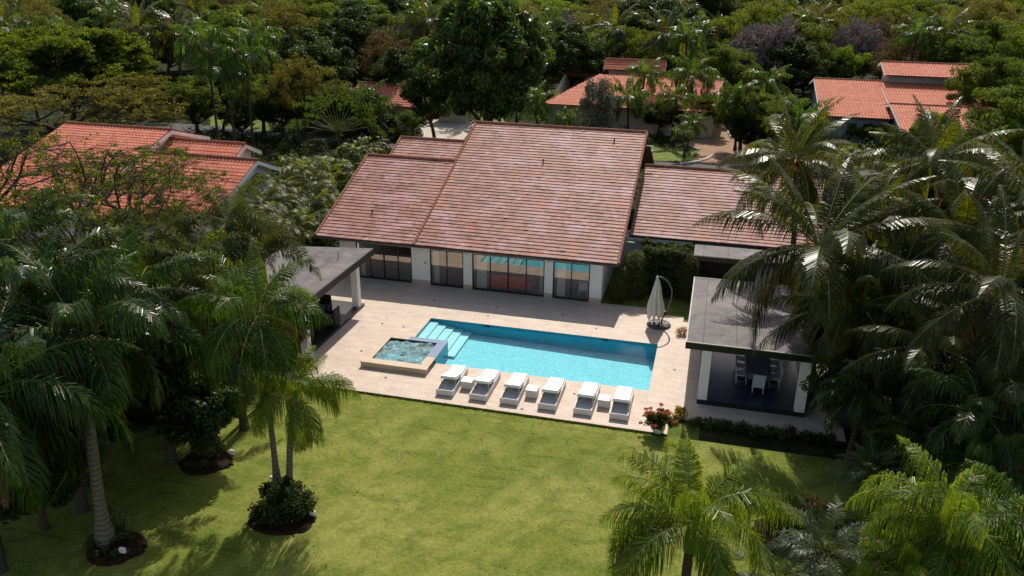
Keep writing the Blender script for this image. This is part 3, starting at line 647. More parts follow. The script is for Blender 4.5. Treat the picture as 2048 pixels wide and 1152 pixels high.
# ------------------------------------------------------------------ roofs
def flat_tile_mesh(x0, x1, ye, ze, yr, zr, seed, exp=.325, tw=.27):
    g = np.random.default_rng(seed); Ls = hypot(yr-ye, zr-ze); nc = max(1, round(Ls/exp)); e = Ls/nc; dy, dz = (yr-ye)/Ls, (zr-ze)/Ls
    ny, nz = -dz, dy; sgn = 1 if nz > 0 else -1; ny *= sgn; nz *= sgn; nt_ = max(1, round((x1-x0)/tw)); Wt = (x1-x0)/nt_
    V = []; I = []
    j, i = np.meshgrid(np.arange(nc), np.arange(nt_+1), indexing='ij'); j = j.ravel(); i = i.ravel()
    xa = x0+(i-.5*(j % 2))*Wt; xb = xa+Wt*.997; xa = np.clip(xa, x0, x1); xb = np.clip(xb, x0, x1); k = xb-xa > .02
    j, xa, xb = j[k], xa[k], xb[k]; N = len(j)
    th = .048+g.uniform(-.003, .005, N)+(g.uniform(0, 1, N) < .015)*.015; th2 = th+g.normal(0, .0015, N); sl = j*e+g.normal(0, .005, N)+.012*np.sin(xa*.7+j); su = (j+1)*e+.02
    def P(x, s, h): return np.stack([x, ye+dy*s+ny*h, ze+dz*s+nz*h], 1)
    pts = [P(xa, sl, th), P(xb, sl, th2), P(xb, su, np.full(N, .012)), P(xa, su, np.full(N, .012)), P(xa, sl, np.full(N, -.02)), P(xb, sl, np.full(N, -.02))]
    V = np.stack(pts, 1).reshape(-1, 3); b0 = np.arange(N)[:, None]*6
    Q = np.concatenate([b0+np.array([[0, 1, 2, 3]]), b0+np.array([[4, 5, 1, 0]])]) if dy > 0 else np.concatenate([b0+np.array([[3, 2, 1, 0]]), b0+np.array([[0, 1, 5, 4]])])
    run = np.repeat(g.uniform(0, 1, N//3+2), 3)[:N]; t = np.clip(.55*g.normal(.5, .24, N)+.45*run, 0, 1); h = .5*g.uniform(0, 1, N)+.5*run[::-1][:N]
    return npmesh('roof_tiles', V, Q, M['tile'], attrs={'tint': np.tile(t, 2), 'hue': np.tile(h, 2)})
def barrel_mesh(x0, x1, ye, ze, yr, zr, mat='barrel', per=.3, seg=6, exp=.4, keep=None, seed=1, amp=.03):
    g = np.random.default_rng(seed); Ls = hypot(yr-ye, zr-ze); nc = max(1, round(Ls/exp)); dy, dz = (yr-ye)/Ls, (zr-ze)/Ls; ny, nz = -dz, dy
    if nz < 0: ny, nz = -ny, -nz
    nw = max(1, round((x1-x0)/per)); nx = nw*seg+1; xs = np.linspace(x0, x1, nx); ph = 2*pi*np.arange(nx)/seg
    prof = amp*np.cos(ph); s = []; off = []
    for c in range(nc): s += [c*Ls/nc, (c+1)*Ls/nc-.004]; off += [.042, .015]
    s = np.array(s); off = np.array(off); ns = len(s)
    X, Sg = np.meshgrid(xs, s); O = off[:, None]+prof[None]+g.normal(0, .004, (ns, 1))
    V = np.stack([X, ye+dy*Sg+ny*O, ze+dz*Sg+nz*O], -1).reshape(-1, 3)
    i = np.arange(nx-1); j = np.arange(ns-1); I, J = np.meshgrid(i, j); a = (J*nx+I).ravel(); Q = np.stack([a, a+1, a+nx+1, a+nx], 1)
    tt = g.uniform(0, 1, (nc+1, nw+1)); t = tt[np.minimum(J.ravel()//2, nc), I.ravel()//seg]
    if keep is not None:
        cx = xs[I.ravel()]; cs = s[J.ravel()]/Ls; k = keep(cx, cs); Q = Q[k]; t = t[k]
    return npmesh('roof_tiles', V, Q, M[mat], attrs={'tint': t}, smooth=False)
def capline(p0, p1, r=.12, step=.36, mat='ridge'):
    p0 = np.array(p0, float); p1 = np.array(p1, float); n = max(1, int(np.linalg.norm(p1-p0)/step)); m = MB()
    for k in range(n):
        a = p0+(p1-p0)*k/n; b_ = p0+(p1-p0)*(k+1.08)/n; m.tube([a, b_], [r, r*.86], 7)
    return m
# ------------------------------------------------------------------ the main house
SL = .381; YE, ZE = 43.5, 2.72
def rz_(y): return ZE+SL*(y-YE)
def main_house():
    ox, oy = -14., 44.; o = thing('villa', (ox, oy, 0), 'white single storey villa with a broad weathered clay tile roof facing the pool', 'house')
    def bd(m, name, mat, par=o):
        ob = m.build(name, M[mat] if isinstance(mat, str) else mat, par, (0, 0, 0)); 
        if par is o: ob.location = (-ox, -oy, 0)
        return ob
    XL, XR = -23.4, -4.6; yL = 51.95; yM = 56.7; xs = -16.95
    secs = [('roof', XL, xs, YE, ZE, yL, rz_(yL)), ('roof', xs, XR, YE, ZE, yM, rz_(yM)), ('roof', -22.1, xs-.02, 49., 4.38, 55.0, 4.38+SL*6.), ('roof', XR+.05, 8.2, 48.4, 2.95, 55.6, 2.95+SL*7.2)]
    for k, (nm, xa, xb, ya, za, yb, zb) in enumerate(secs):
        r = MB(); t = .10; yr2 = yb+(zb-2.6)/SL*.8; zr2 = 2.72
        r.add([(xa, ya, za-.03), (xb, ya, za-.03), (xb, yb, zb-.03), (xa, yb, zb-.03), (xa, ya, za-.03-t), (xb, ya, za-.03-t), (xb, yb, zb-.03-t), (xa, yb, zb-.03-t), (xb, yr2, zr2), (xa, yr2, zr2), (xb, yr2, zr2-t), (xa, yr2, zr2-t)],
              [[0, 1, 2, 3], [7, 6, 5, 4], [0, 4, 5, 1], [1, 5, 6, 2], [3, 7, 4, 0], [3, 2, 8, 9], [7, 11, 10, 6], [2, 6, 10, 8], [3, 9, 11, 7], [9, 8, 10, 11]])
        rf = bd(r, 'roof', 'fascia')
        tl = link('roof_tiles', flat_tile_mesh(xa, xb, ya, za, yb, zb, 5+k), rf)
        tl2 = link('rear_roof_tiles', flat_tile_mesh(xa, xb, yr2, zr2, yb, zb, 15+k), rf)
        c = capline((xa, yb, zb+.05), (xb, yb, zb+.05), .12); c.build('ridge_cap', M['ridge'], rf)
        if k != 2:
            m = capline((xa+.03, ya, za+.05), (xa+.03, yb, zb+.05), .09, .33) if k != 3 else MB()
            if k == 1: capline((xb-.03, ya, za+.05), (xb-.03, yb, zb+.05), .09, .33).build('verge_cap', M['ridge'], rf)
            if k == 3: m = capline((xb-.03, ya, za+.05), (xb-.03, yb, zb+.05), .09, .33)
        else: m = capline((xa+.03, ya, za+.05), (xa+.03, yb, zb+.05), .09, .33)
        if k == 1: m.f = m.f
        m.build('verge_cap', M['ridge'], rf)
    m = MB(); m.tube([(XL, YE-.06, ZE-.08), (XR, YE-.06, ZE-.08)], .055, 8); bd(m, 'gutter', 'gutter')
    for (y_, z_) in ((46.3, 3.2), (56.2, 6.95)): m = MB(); m.tube([(XR, y_, z_), (XR+.55, y_, z_-.03)], .035, 6); bd(m, 'overflow_pipe', 'lamp')
    for x_, y_ in ((-20.6, 46.), (-11, 52.5), (-6.7, 55.4)): m = MB(); m.tube([(x_, y_, rz_(y_)), (x_, y_, rz_(y_)+.26)], .05, 8); bd(m, 'roof_vent', 'gutter')
    # walls
    zt = 2.86; dh = 2.36; xw0, xw1 = -22.0, -5.56
    ops = [(-20.95, -17.28), (-16.1, -13.97), (-13.42, -8.97), (-8.46, -6.27)]
    m = MB(); cur = xw0
    for a, b_ in ops+[(xw1, xw1)]:
        m.box(cur, a, 44.0, 44.3, .32, dh); bd(MB().box(cur, a, 43.985, 44.3, .0, .32), 'skirting', 'skirt'); cur = b_
    m.box(xw0, xw1, 44.0, 44.3, dh+.001, zt)
    m.box(xw1-.3, xw1, 44.302, 55, 0, zt); m.box(xw0, xw0+.3, 44.302, 51, 0, zt); m.box(xw0+.3, xw1-.3, 54.7, 55., 0, 4.5)
    bd(m, 'wall', 'white')
    g = MB(); g2 = MB(); g.add([(xw1+.001, 44.3, 2.85), (xw1+.001, 56.7, 2.85), (xw1+.001, 56.7, rz_(56.7)-.2), (xw1+.001, 44.3, rz_(44.3)-.2)], [[0, 1, 2, 3]]); g2.add([(-17.2, 52.1, 2.8), (-17.2, 56.5, 2.8), (-17.2, 56.5, rz_(56.5)-.2), (-17.2, 52.1, rz_(52.1)-.2)], [[0, 1, 2, 3]]); bd(g, 'gable_wall', 'white'); bd(g2, 'gable_wall', 'white')
    # interior
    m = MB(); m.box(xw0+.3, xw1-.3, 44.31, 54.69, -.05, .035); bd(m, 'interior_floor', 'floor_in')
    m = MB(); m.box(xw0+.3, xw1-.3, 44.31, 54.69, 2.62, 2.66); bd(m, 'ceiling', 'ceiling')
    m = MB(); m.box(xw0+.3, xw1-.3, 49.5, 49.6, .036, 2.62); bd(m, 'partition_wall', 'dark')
    panes = [4, 2, 4, 2]
    for (a, b_), n in zip(ops, panes):
        f = MB(); y0, y1 = 44.05, 44.13; t = .07
        f.box(a+.002, a+t, y0, y1, .04, dh-.002); f.box(b_-t, b_-.002, y0, y1, .04, dh-.002); f.box(a+t, b_-t, y0, y1, dh-t, dh-.002); f.box(a+t, b_-t, y0, y1, .04, .15)
        for k in range(1, n):
            x = a+(b_-a)*k/n; wd = .05 if not (n == 4 and k == 2) else .08; f.box(x-wd/2, x+wd/2, y0-.01, y1-.01, .151, dh-t-.001)
        fr = bd(f, 'sliding_door', 'black')
        gq = MB(); gq.add([(a+t, 44.09, .15), (b_-t, 44.09, .15), (b_-t, 44.09, dh-t), (a+t, 44.09, dh-t)], [[0, 1, 2, 3]]); gq.build('pane', M['glass'], fr)
    # curtains
    for (x, wd) in ((-15.95, .35), (-13.2, .62), (-9.3, .22), (-8.25, .5), (-20.8, .3)):
        n = 40; q = MB(); vs = []
        for k in range(n+1):
            xx = x+wd*k/n; yy = 44.3+.05*sin(k*1.1)
            vs += [(xx, yy, .06), (xx, yy, 2.3)]
        q.add(vs, [[2*k, 2*k+2, 2*k+3, 2*k+1] for k in range(n)], True)
        c = bd(q, 'curtain', 'curtain')
    # lamps on the wall
    for x in (-21.55, -16.65, -13.68, -8.7):
        m = MB(); m.box(x-.06, x+.06, 43.9, 44.0, 2.36, 2.56, .01); m.lathe([(.03, -.14), (.08, -.1), (.09, .0), (.04, .06)], (x, 43.84, 2.42), 10)
        bd(m, 'wall_lamp', 'lamp')
    m = MB(); m.box(-16.45, -16.35, 43.97, 44.0, 1.4, 1.52); bd(m, 'wall_socket', 'seatpad')
    # right wing
    m = MB(); m.box(-5.2, 8.0, 49.0, 49.25, 0, 3.0); m.box(3.1, 4.2, 46.9, 47.1, .0, 2.3); m.box(-5.2, -.7, 48.4, 48.99, 2.62, 2.85); bd(m, 'wing_wall', 'shadewhite')
    m = MB(); m.box(-.5, 8.0, 48.9, 48.985, .1, 2.4); bd(m, 'wing_glazing', 'black')
    m = MB(); m.box(-.55, 7.6, 46.1, 48.85, 2.5, 2.78); cn = bd(m, 'porch_roof', 'fascia')
    m = MB(); m.box(-.5, 7.55, 46.15, 48.8, 2.781, 2.80); m.build('porch_roof_top', M['membrane'], cn)
    for x_ in (-.45, 5.4): bd(MB().box(x_, x_+.25, 46.3, 46.55, 0, 2.5), 'porch_post', 'shadewhite')
    return o
main_house()
# furniture behind the glass
def sofa():
    o = thing('sofa', (-11.6, 45.15, .035), 'long red sofa behind the wide glass doors', 'sofa')
    m = MB(); m.box(-1.5, 1.5, -.45, .45, .08, .42, .05); m.build('seat', M['red'], o)
    m = MB(); m.box(-1.5, 1.5, -.62, -.45, .08, .88, .05); m.build('backrest', M['red'], o)
    for s in (-1, 1): MB().box(s*1.6-.1, s*1.6+.1, -.5, .45, .08, .62, .04).build('armrest', M['red'], o)
sofa()
def side_unit():
    o = thing('console_table', (-6.75, 45.0, .035), 'white console table inside the right glass door', 'table')
    m = MB(); m.box(-.3, .3, -.25, .25, .8, .86, .01); m.build('top', M['lamp'], o); m = MB(); m.box(-.27, .27, -.22, .22, .35, .8); m.build('drawer_box', M['lamp'], o)
    for sx in (-1, 1):
        for sy in (-1, 1): MB().box(sx*.25-.02, sx*.25+.02, sy*.2-.02, sy*.2+.02, 0, .35).build('leg', M['lamp'], o)
side_unit()
# ------------------------------------------------------------------ loungers and tables
def lounger_proto():
    o = thing('sun_lounger', (0, 0, .04), 'x', 'sun lounger', 'white sun loungers in a row by the pool')
    W, D = .82, 2.45; fz = .30
    m = MB(); t = .055
    m.box(0, W, 0, t, .03, fz, .008); m.box(0, W, D-t, D, .03, fz, .008); m.box(0, t, t+.002, D-t-.002, .03, fz, .008); m.box(W-t, W, t+.002, D-t-.002, .03, fz, .008); m.build('frame', M['wicker'], o)
    m = MB()
    for k in range(11): m.box(t+.003, W-t-.003, t+.02+k*.215, t+.205+k*.215, .15, .175)
    m.build('slats', M['slat'], o)
    m = MB(); m.box(.06, W-.06, 1.45, D-.01, fz-.05, fz+.10, .03); mt = m.build('mattress', M['cushion'], o)
    # raised backrest, hinge at y 1.45, top towards the lawn
    p0 = np.array([1.46, fz+.02]); p1 = np.array([.60, fz+.27]); n_ = np.array([p1[1]-p0[1], -(p1[0]-p0[0])]); n_ = n_/np.linalg.norm(n_)
    def slabp(x0, x1, a, b_, th0, th1, sag=0):
        m = MB(); vs = []; K = 6
        for k in range(K+1):
            c = a+(b_-a)*k/K; 
            for th in (th0, th1):
                q = c+n_*(th+sag*(sin(pi*k/K))); vs += [(x0, q[0], q[1]), (x1, q[0], q[1])]
        fs = []
        for k in range(K):
            i = k*4; fs += [[i, i+1, i+5, i+4], [i+2, i+6, i+7, i+3], [i, i+4, i+6, i+2], [i+1, i+3, i+7, i+5]]
        fs += [[0, 2, 3, 1], [K*4, K*4+1, K*4+3, K*4+2]]
        return m.add(vs, fs)
    slabp(.03, W-.03, p0, p1, 0, .035).build('backrest', M['wicker'], o)
    slabp(.05, W-.05, p0+np.array([.02, 0]), p1+np.array([-.03, .0]), .038, .14, .012).build('back_cushion', M['cushion'], o)
    for x in (.08, W-.08):
        m = MB(); m.tube([(x, p1[0]+.06, p1[1]-.02), (x, p1[0]-.1, .14)], .013, 6); m.build('prop', M['wicker'], o)
    for x in (.04, W-.04):
        for y in (.05, D-.05): m = MB(); m.box(x-.035, x+.035, y-.035, y+.035, -.0, .03); m.build('foot', M['slat'], o)
    return o
def children(o): return [c for c in bpy.data.objects if c.parent == o]
def copy_tree(o, parent=None):
    c = o.copy(); COL.objects.link(c); c.parent = parent
    for ch in children(o): copy_tree(ch, c)
    return c
lp = lounger_proto()
LX = [-11.25, -9.66, -8.22, -6.47, -4.87, -3.27]
LLAB = ['white sun lounger nearest the hot tub, first of the row', 'second white sun lounger from the hot tub, right of the first little side table',
 'third white sun lounger from the hot tub, left of the middle side table', 'fourth white sun lounger from the hot tub, right of the middle side table',
 'fifth white sun lounger from the hot tub, left of the last side table', 'white sun lounger at the end of the row nearest the flower pot']
for i, x in enumerate(LX):
    o = lp if i == 0 else copy_tree(lp); o.location = (x, 31.08, .04); o['label'] = LLAB[i]; o.rotation_euler = (0, 0, radians([.8, -.4, .5, 0, -.6, .3][i]))
tp = None
for i, (x, lab) in enumerate(((-10.33, 'low white side table between the first two loungers beside the hot tub'), (-7.24, 'low white side table between the third and fourth loungers'), (-3.92, 'low white side table between the two loungers nearest the flower pot'))):
    if tp is None:
        tp = thing('side_table', (0, 0, 0), 'x', 'side table', 'low side tables between the loungers')
        MB().box(0, .52, 0, .52, .02, .38, .01).build('base', M['wicker'], tp); MB().box(-.01, .53, -.01, .53, .381, .40, .005).build('top', M['tabletop'], tp); o = tp
    else: o = copy_tree(tp)
    o.location = (x, 31.95, .04); o['label'] = lab
# ------------------------------------------------------------------ closed cantilever umbrella
def umbrella():
    o = thing('cantilever_umbrella', (-2.0, 41.75, .04), 'closed beige cantilever umbrella on a curved grey pole', 'umbrella')
    m = MB(); n = 40
    m.lathe([(.62, 0), (.66, .05), (.62, .11), (.5, .14)], (0, 0, 0), 28); m.build('weight_base', M['weight'], o)
    m = MB()
    for k in range(4): a = k*pi/2+.5; m.box(-.07, .07, .1, .52, .142, .17); m.rot(pi/2)
    m.build('cross_foot', M['black'], o)
    pts = [(.12, .05, .14), (.2, .05, .55), (.42, .1, 1.1), (.55, .12, 1.65), (.52, .1, 2.15), (.3, .05, 2.58), (.02, -.02, 2.80), (-.2, -.05, 2.86)]
    P = [np.array(p) for p in pts]; fine = []
    for i in range(len(P)-1):
        a = P[max(i-1, 0)]; b_ = P[i]; c = P[i+1]; d = P[min(i+2, len(P)-1)]
        for t in np.linspace(0, 1, 5)[:-1]: fine.append(.5*((2*b_)+(-a+c)*t+(2*a-5*b_+4*c-d)*t*t+(-a+3*b_-3*c+d)*t**3))
    fine.append(P[-1]); m = MB(); m.tube(fine, .045, 8); m.build('curved_pole', M['polegrey'], o)
    m = MB(); m.box(.2, .34, -.04, .12, .62, .86, .01); m.build('crank', M['black'], o)
    # folded canopy: pleated cone
    cx, cy = -.28, -.06; V = []; rows = 16; cols = 64; g = np.random.default_rng(5); r_ = [.05, .1, .13, .16, .19, .21, .24, .27, .30, .33, .36, .38, .39, .38, .36, .34]
    for i in range(rows):
        z = 2.78-i*.152
        for k in range(cols):
            a = 2*pi*k/cols; pl = 1+.22*cos(8*a+.3*sin(i*.5))+.08*cos(17*a+i*.3); rr = r_[i]*pl*(1.0+.12*cos(a)); zz = z-(.16*cos(8*a) if i == rows-1 else 0)
            V.append((cx+rr*cos(a), cy+rr*sin(a)*.8, zz))
    fs = [[i*cols+k, i*cols+(k+1) % cols, (i+1)*cols+(k+1) % cols, (i+1)*cols+k] for i in range(rows-1) for k in range(cols)]
    MB().add(V, fs, True).build('canopy', M['canvas'], o)
    MB().lathe([(.02, 0), (.08, .02), (.07, .1), (.02, .14)], (cx, cy, 2.76), 12).build('hub', M['chrome'], o)
umbrella()
# ------------------------------------------------------------------ pavilions
def right_pavilion():
    o = thing('dining_pavilion', (.38, 33.5, 0), 'flat roofed dining pavilion with white posts and a dark blue floor, right of the pool', 'pavilion')
    W, D = 4.62, 7.9
    MB().box(0, W, 0, D, 0.031, .25).build('plinth', M['black'], o); MB().box(.01, W-.01, .01, D-.01, .251, .262).build('floor', M['stonefloor'], o)
    for x, y in ((.0, .0), (W-.42, 0), (0, D-.4), (W-.42, D-.4)): MB().box(x+.003, x+.42, y+.003, y+.4, .263, 2.70).build('column', M['white'], o)
    r = MB(); x0, x1, y0, y1 = -.75, 5.36, .02, 8.37; r.box(x0, x1, y0, y1, 2.70, 3.0); rf = r.build('roof', M['black'], o)
    m = MB(); m.box(x0+.06, x1-.06, y0+.06, y1-.06, 3.001, 3.018); m.build('roof_surface', M['membrane'], rf)
    m = MB(); m.box(x0, x1, y0, y0+.055, 3.001, 3.04); m.box(x0, x1, y1-.055, y1, 3.001, 3.04); m.box(x0, x0+.055, y0+.056, y1-.056, 3.001, 3.04); m.box(x1-.055, x1, y0+.056, y1-.056, 3.001, 3.04); m.build('edge_trim', M['trim'], rf)
    # dining set
    t = thing('dining_table', (3.05, 36.6, .262), 'long dining table under a slate grey cloth inside the pavilion', 'table')
    m = MB(); m.box(-.55, .55, -1.3, 1.3, .70, .745, .01)
    m.build('tabletop', M['tablecloth'], t)
    m = MB()
    for a in ((-.56, .56, -1.31, -1.30), (-.56, .56, 1.30, 1.31), (-.56, -.55, -1.299, 1.299), (.55, .56, -1.299, 1.299)): m.box(*a, .42, .74)
    m.build('tablecloth_skirt', M['tablecloth'], t)
    for sx in (-1, 1):
        for sy in (-1, 1): MB().box(sx*.45-.04, sx*.45+.04, sy*1.15-.04, sy*1.15+.04, 0, .7).build('leg', M['black'], t)
    P = None; spots = [(3.05, 35.0, 0, 'white dining chair at the lawn end of the pavilion table'), (2.3, 35.75, -pi/2, 'white dining chair on the pool side of the table, nearest the lawn'), (2.3, 36.55, -pi/2, 'white dining chair in the middle of the pool side of the table'), (2.3, 37.35, -pi/2, 'white dining chair on the pool side of the table, farthest from the lawn'),
             (3.8, 35.75, pi/2, 'white dining chair on the palm side of the table, nearest the lawn'), (3.8, 36.55, pi/2, 'white dining chair in the middle of the palm side of the table'), (3.8, 37.35, pi/2, 'white dining chair on the palm side of the table, farthest from the lawn')]
    for x, y, a, lab in spots:
        if P is None:
            P = thing('dining_chair', (0, 0, 0), lab, 'chair', 'white dining chairs in the pavilion')
            MB().box(-.25, .25, -.22, .25, .42, .47, .015).build('seat', M['chairwhite'], P)
            m = MB(); m.add([(-.26, -.24, .3), (.26, -.24, .3), (.28, -.33, .98), (-.28, -.33, .98), (-.26, -.2, .3), (.26, -.2, .3), (.28, -.29, .98), (-.28, -.29, .98)], [[0, 1, 2, 3], [5, 4, 7, 6], [0, 4, 5, 1], [1, 5, 6, 2], [2, 6, 7, 3], [3, 7, 4, 0]]); m.build('backrest', M['chairwhite'], P)
            for sx in (-1, 1):
                for yy in (-.2, .22): MB().tube([(sx*.22, yy, .42), (sx*.24, yy*1.1, 0)], [.025, .02], 6).build('leg', M['chairwhite'], P)
            q = P
        else: q = copy_tree(P)
        q.location = (x, y, .262); q.rotation_euler = (0, 0, a); q['label'] = lab
right_pavilion()
def left_pavilion():
    xr = -18.28; y0, y1 = 32.5, 40.75; zr = 3.3; xl = xr-5.6; sl = .07
    o = thing('lounge_pavilion', (xr, y0, 0), 'flat grey roofed lounge pavilion with white columns, left of the pool', 'pavilion')
    MB().box(xl-xr+.5, -.35, .3, y1-y0-.9, .041, .2).build('plinth', M['black'], o)
    for x, y in ((-.8, .6), (-.8, 6.7), (-5., .6), (-5., 6.7)): MB().box(x, x+.38, y, y+.38, .2, 2.7).build('column', M['white'], o); 
    D = y1-y0; W = xr-xl
    def sb(xa, xb, ya, yb, z0, z1): 
        f = lambda x: sl*x
        return [(xa, ya, z0+f(xa)), (xb, ya, z0+f(xb)), (xb, yb, z0+f(xb)), (xa, yb, z0+f(xa)), (xa, ya, z1+f(xa)), (xb, ya, z1+f(xb)), (xb, yb, z1+f(xb)), (xa, yb, z1+f(xa))], [[3, 2, 1, 0], [4, 5, 6, 7], [0, 1, 5, 4], [1, 2, 6, 5], [2, 3, 7, 6], [3, 0, 4, 7]]
    rf = MB().add(*sb(-W, 0, 0, D, zr-.4, zr-.02)).build('roof', M['fascia'], o)
    MB().add(*sb(-W+.04, -.04, .04, D-.04, zr-.019, zr)).build('roof_surface', M['membrane'], rf)
    m = MB(); m.tube([(-1.2, 6.2, zr-.1), (-1.2, 6.2, zr+.45)], .035, 8); m.build('vent_pipe', M['kerb'], rf)
    # fan
    f = thing('ceiling_fan', (xr-1.35, y0+3.2, 2.35), 'dark ceiling fan hanging under the grey pavilion roof', 'ceiling fan')
    MB().tube([(0, 0, 0), (0, 0, .48)], .02, 6).build('rod', M['black'], f); MB().lathe([(.04, -.1), (.12, -.06), (.12, .04), (.04, .08)], (0, 0, 0), 12).build('motor', M['black'], f)
    for k in range(5): MB().box(.1, .62, -.07, .07, -.01, .01).build('blade', M['black'], f, rz=k*2*pi/5)
    # chairs and table
    t = thing('coffee_table', (xr-1.9, y0+4.1, .2), 'dark square table among the armchairs under the grey roof', 'table')
    MB().box(-.5, .5, -.5, .5, .62, .68, .01).build('tabletop', M['chairdark'], t); MB().box(-.3, .3, -.3, .3, 0, .62, .02).build('pedestal', M['chairdark'], t)
    P = None
    for x, y, a, lab in ((-1.9, 2.95, 0, 'dark wicker armchair nearest the lawn at the square table'), (-.85, 4.1, pi/2, 'dark wicker armchair beside the white column, facing away from the pool'), (-1.9, 5.3, pi, 'dark wicker armchair on the villa side of the square table'), (-3.0, 4.1, -pi/2, 'dark wicker armchair deepest in the pavilion')):
        if P is None:
            P = thing('armchair', (0, 0, 0), lab, 'armchair', 'dark wicker armchairs in the lounge pavilion')
            MB().box(-.32, .32, -.3, .32, .1, .42, .02).build('seat', M['chairdark'], P); MB().box(-.27, .27, -.25, .3, .422, .5, .02).build('cushion', M['seatpad'], P)
            MB().box(-.34, .34, -.4, -.31, .1, 1.05, .03).build('backrest', M['chairdark'], P)
            for s in (-1, 1): MB().box(s*.36-.05, s*.36+.05, -.3, .3, .1, .66, .02).build('armrest', M['chairdark'], P)
            for s in (-1, 1):
                for yy in (-.32, .26): MB().box(s*.33-.03, s*.33+.03, yy, yy+.05, 0, .1).build('leg', M['chairdark'], P)
            q = P
        else: q = copy_tree(P)
        q.location = (xr+x, y0+y, .2); q.rotation_euler = (0, 0, a); q['label'] = lab
left_pavilion()
# deck drains
g = 'round drains let into the deck'
dm = MB().lathe([(.07, 0), (.07, .012), (.05, .016)], (0, 0, 0), 12).mesh('floor_drain', M['drain'])
for (x, y) in ((840+150/5.12, 480+620/5.12), (840+695/5.12, 480+775/5.12), (840+795/5.12, 480+693/5.12), (840+1462/5.12, 480+770/5.12), (840+1806/5.12, 480+905/5.12), (600+1062/5.12, 620+173/5.12), (600+878/5.12, 620+693/5.12), (600+630/5.12, 620+420/5.12), (1349, 739.6), (1044, 818), (600+843/5.12, 620+140/5.12), (1149, 787.5)):
    p = at(x, y, .04); o = link('floor_drain', dm, None, (p[0], p[1], .038)); tag(o, 'small round bronze drain in the travertine deck', 'drain', g)
# ------------------------------------------------------------------ neighbouring houses
def nb_house(name, label, x0, x1, ye, ze, yr, zr, mat='barrel', keep=None, per=.3, seg=6, wall='white', parts=(), trim=True, rear=True, win=()):
    o = thing(name, ((x0+x1)/2, ye, 0), label, 'house'); cx, cy = (x0+x1)/2, ye
    def put(m, nm, mt, par=o):
        ob = m.build(nm, M[mt], par); 
        if par is o: ob.location = (-cx, -cy, 0)
        return ob
    def roofsec(x0, x1, ye, ze, yr, zr, keep=None):
        yb = yr+.42*(yr-ye); zb = zr-.42*(zr-ze)
        m = MB(); q = .12
        m.add([(x0+.05, ye, ze-q), (x1-.05, ye, ze-q), (x1-.05, yr, zr-q), (x0+.05, yr, zr-q), (x1-.05, yb, zb-q), (x0+.05, yb, zb-q)], [[0, 1, 2, 3], [3, 2, 4, 5]]) if keep is None else m.add([(x0+.05, yr, zr-q), (x1-.05, yr, zr-q), (x1-.05, yb, zb-q), (x0+.05, yb, zb-q)], [[0, 1, 2, 3]])
        rf = put(m, 'roof', 'ridge')
        link('roof_tiles', barrel_mesh(x0, x1, ye, ze, yr, zr, mat, per, seg, keep=keep), rf)
        if rear: link('rear_roof_tiles', barrel_mesh(x0, x1, yb, zb, yr, zr, mat, per*2, 4), rf)
        xr0 = x0 if keep is None else x0+(yr-ye)*.8
        capline((xr0, yr, zr+.05), (x1, yr, zr+.05), .13, .36).build('ridge_cap', M['ridge'], rf)
        if trim:
            for x in ([x0, x1] if keep is None else [x1]):
                m = MB(); s = -1 if x == x0 else 1; xx = x+s*.03
                for (ya, za, yb_, zb_) in ((ye, ze, yr, zr), (yr, zr, yb, zb)):
                    m.add([(xx, ya, za-.32), (xx, yb_, zb_-.32), (xx, yb_, zb_-.03), (xx, ya, za-.03), (xx-s*.08, ya, za-.32), (xx-s*.08, yb_, zb_-.32), (xx-s*.08, yb_, zb_-.03), (xx-s*.08, ya, za-.03)], [[0, 1, 2, 3], [4, 7, 6, 5], [3, 2, 6, 7], [0, 4, 5, 1]])
                m.build('bargeboard', M['white'], rf)
        wl = MB(); xi0, xi1 = x0+.6, x1-.6; yi0, yi1 = ye+.8, yb-.6; zt = ze+.8*(zr-ze)/(yr-ye)-.2
        wl.box(xi0, xi1, yi0, yi1, 0, zt)
        for x in (xi0, xi1): wl.add([(x, yi0, zt), (x, yi1, zt), (x, yi1, zb), (x, yr, zr-.2)], [[0, 1, 2, 3]])
        put(wl, 'wall', wall)
    roofsec(x0, x1, ye, ze, yr, zr, keep)
    for p in parts: roofsec(*p)
    for (xa, xb, za, zb, y) in win:
        wf = put(MB().box(xa, xb, y-.05, y-.01, za, zb), 'window', 'greenwall'); MB().box(xa+.08, xb-.08, y-.065, y-.052, za+.08, zb-.08).build('pane', M['dark'], wf)
    return o
def fitx(px, z):  # ground x,y at a height
    return at(px[0], px[1], z)
# left neighbour
zr = 6.0
a = at(133, 246, zr); b_ = at(357, 256, zr)
nb_house('tiled_house', 'coral tiled house behind the spreading branches on the left', a[0], b_[0], a[1]-11.5, 2.6, a[1], zr, parts=[], win=())
c0 = at(372, 280, 5.2); c1 = at(497, 286, 5.2)
d0 = at(330, 307, 5.0); d1 = at(524, 317, 5.0)
nb_house('tiled_house', 'low coral tiled wing with mossy streaks right of the large tiled roof', c0[0]-3, c1[0], c0[1]-5.2, 2.9, c0[1], 5.2, parts=[(d0[0]-1.5, d1[0], d0[1]-7.4, 2.0, d0[1], 5.0)])
# middle left house glimpsed below the trees
a = at(700, 165, 5.2)
nb_house('tiled_house', 'coral tiled house glimpsed between the twisted trunks beyond the cobbled drive', a[0], at(838, 212, 2.9)[0], at(780, 212, 2.9)[1], 2.9, at(780, 168, 4.9)[1], 4.9, 'barrel', per=.34, seg=4, wall='skirt')
a2 = at(862, 197, 2.9); a3 = at(940, 200, 2.9)
nb_house('tiled_house', 'coral roof showing in specks behind the huge dark tree beyond the cobbled drive', a2[0], a3[0], a2[1], 2.9, at(900, 162, 4.6)[1], 4.6, 'barrel', per=.34, seg=4, wall='skirt')
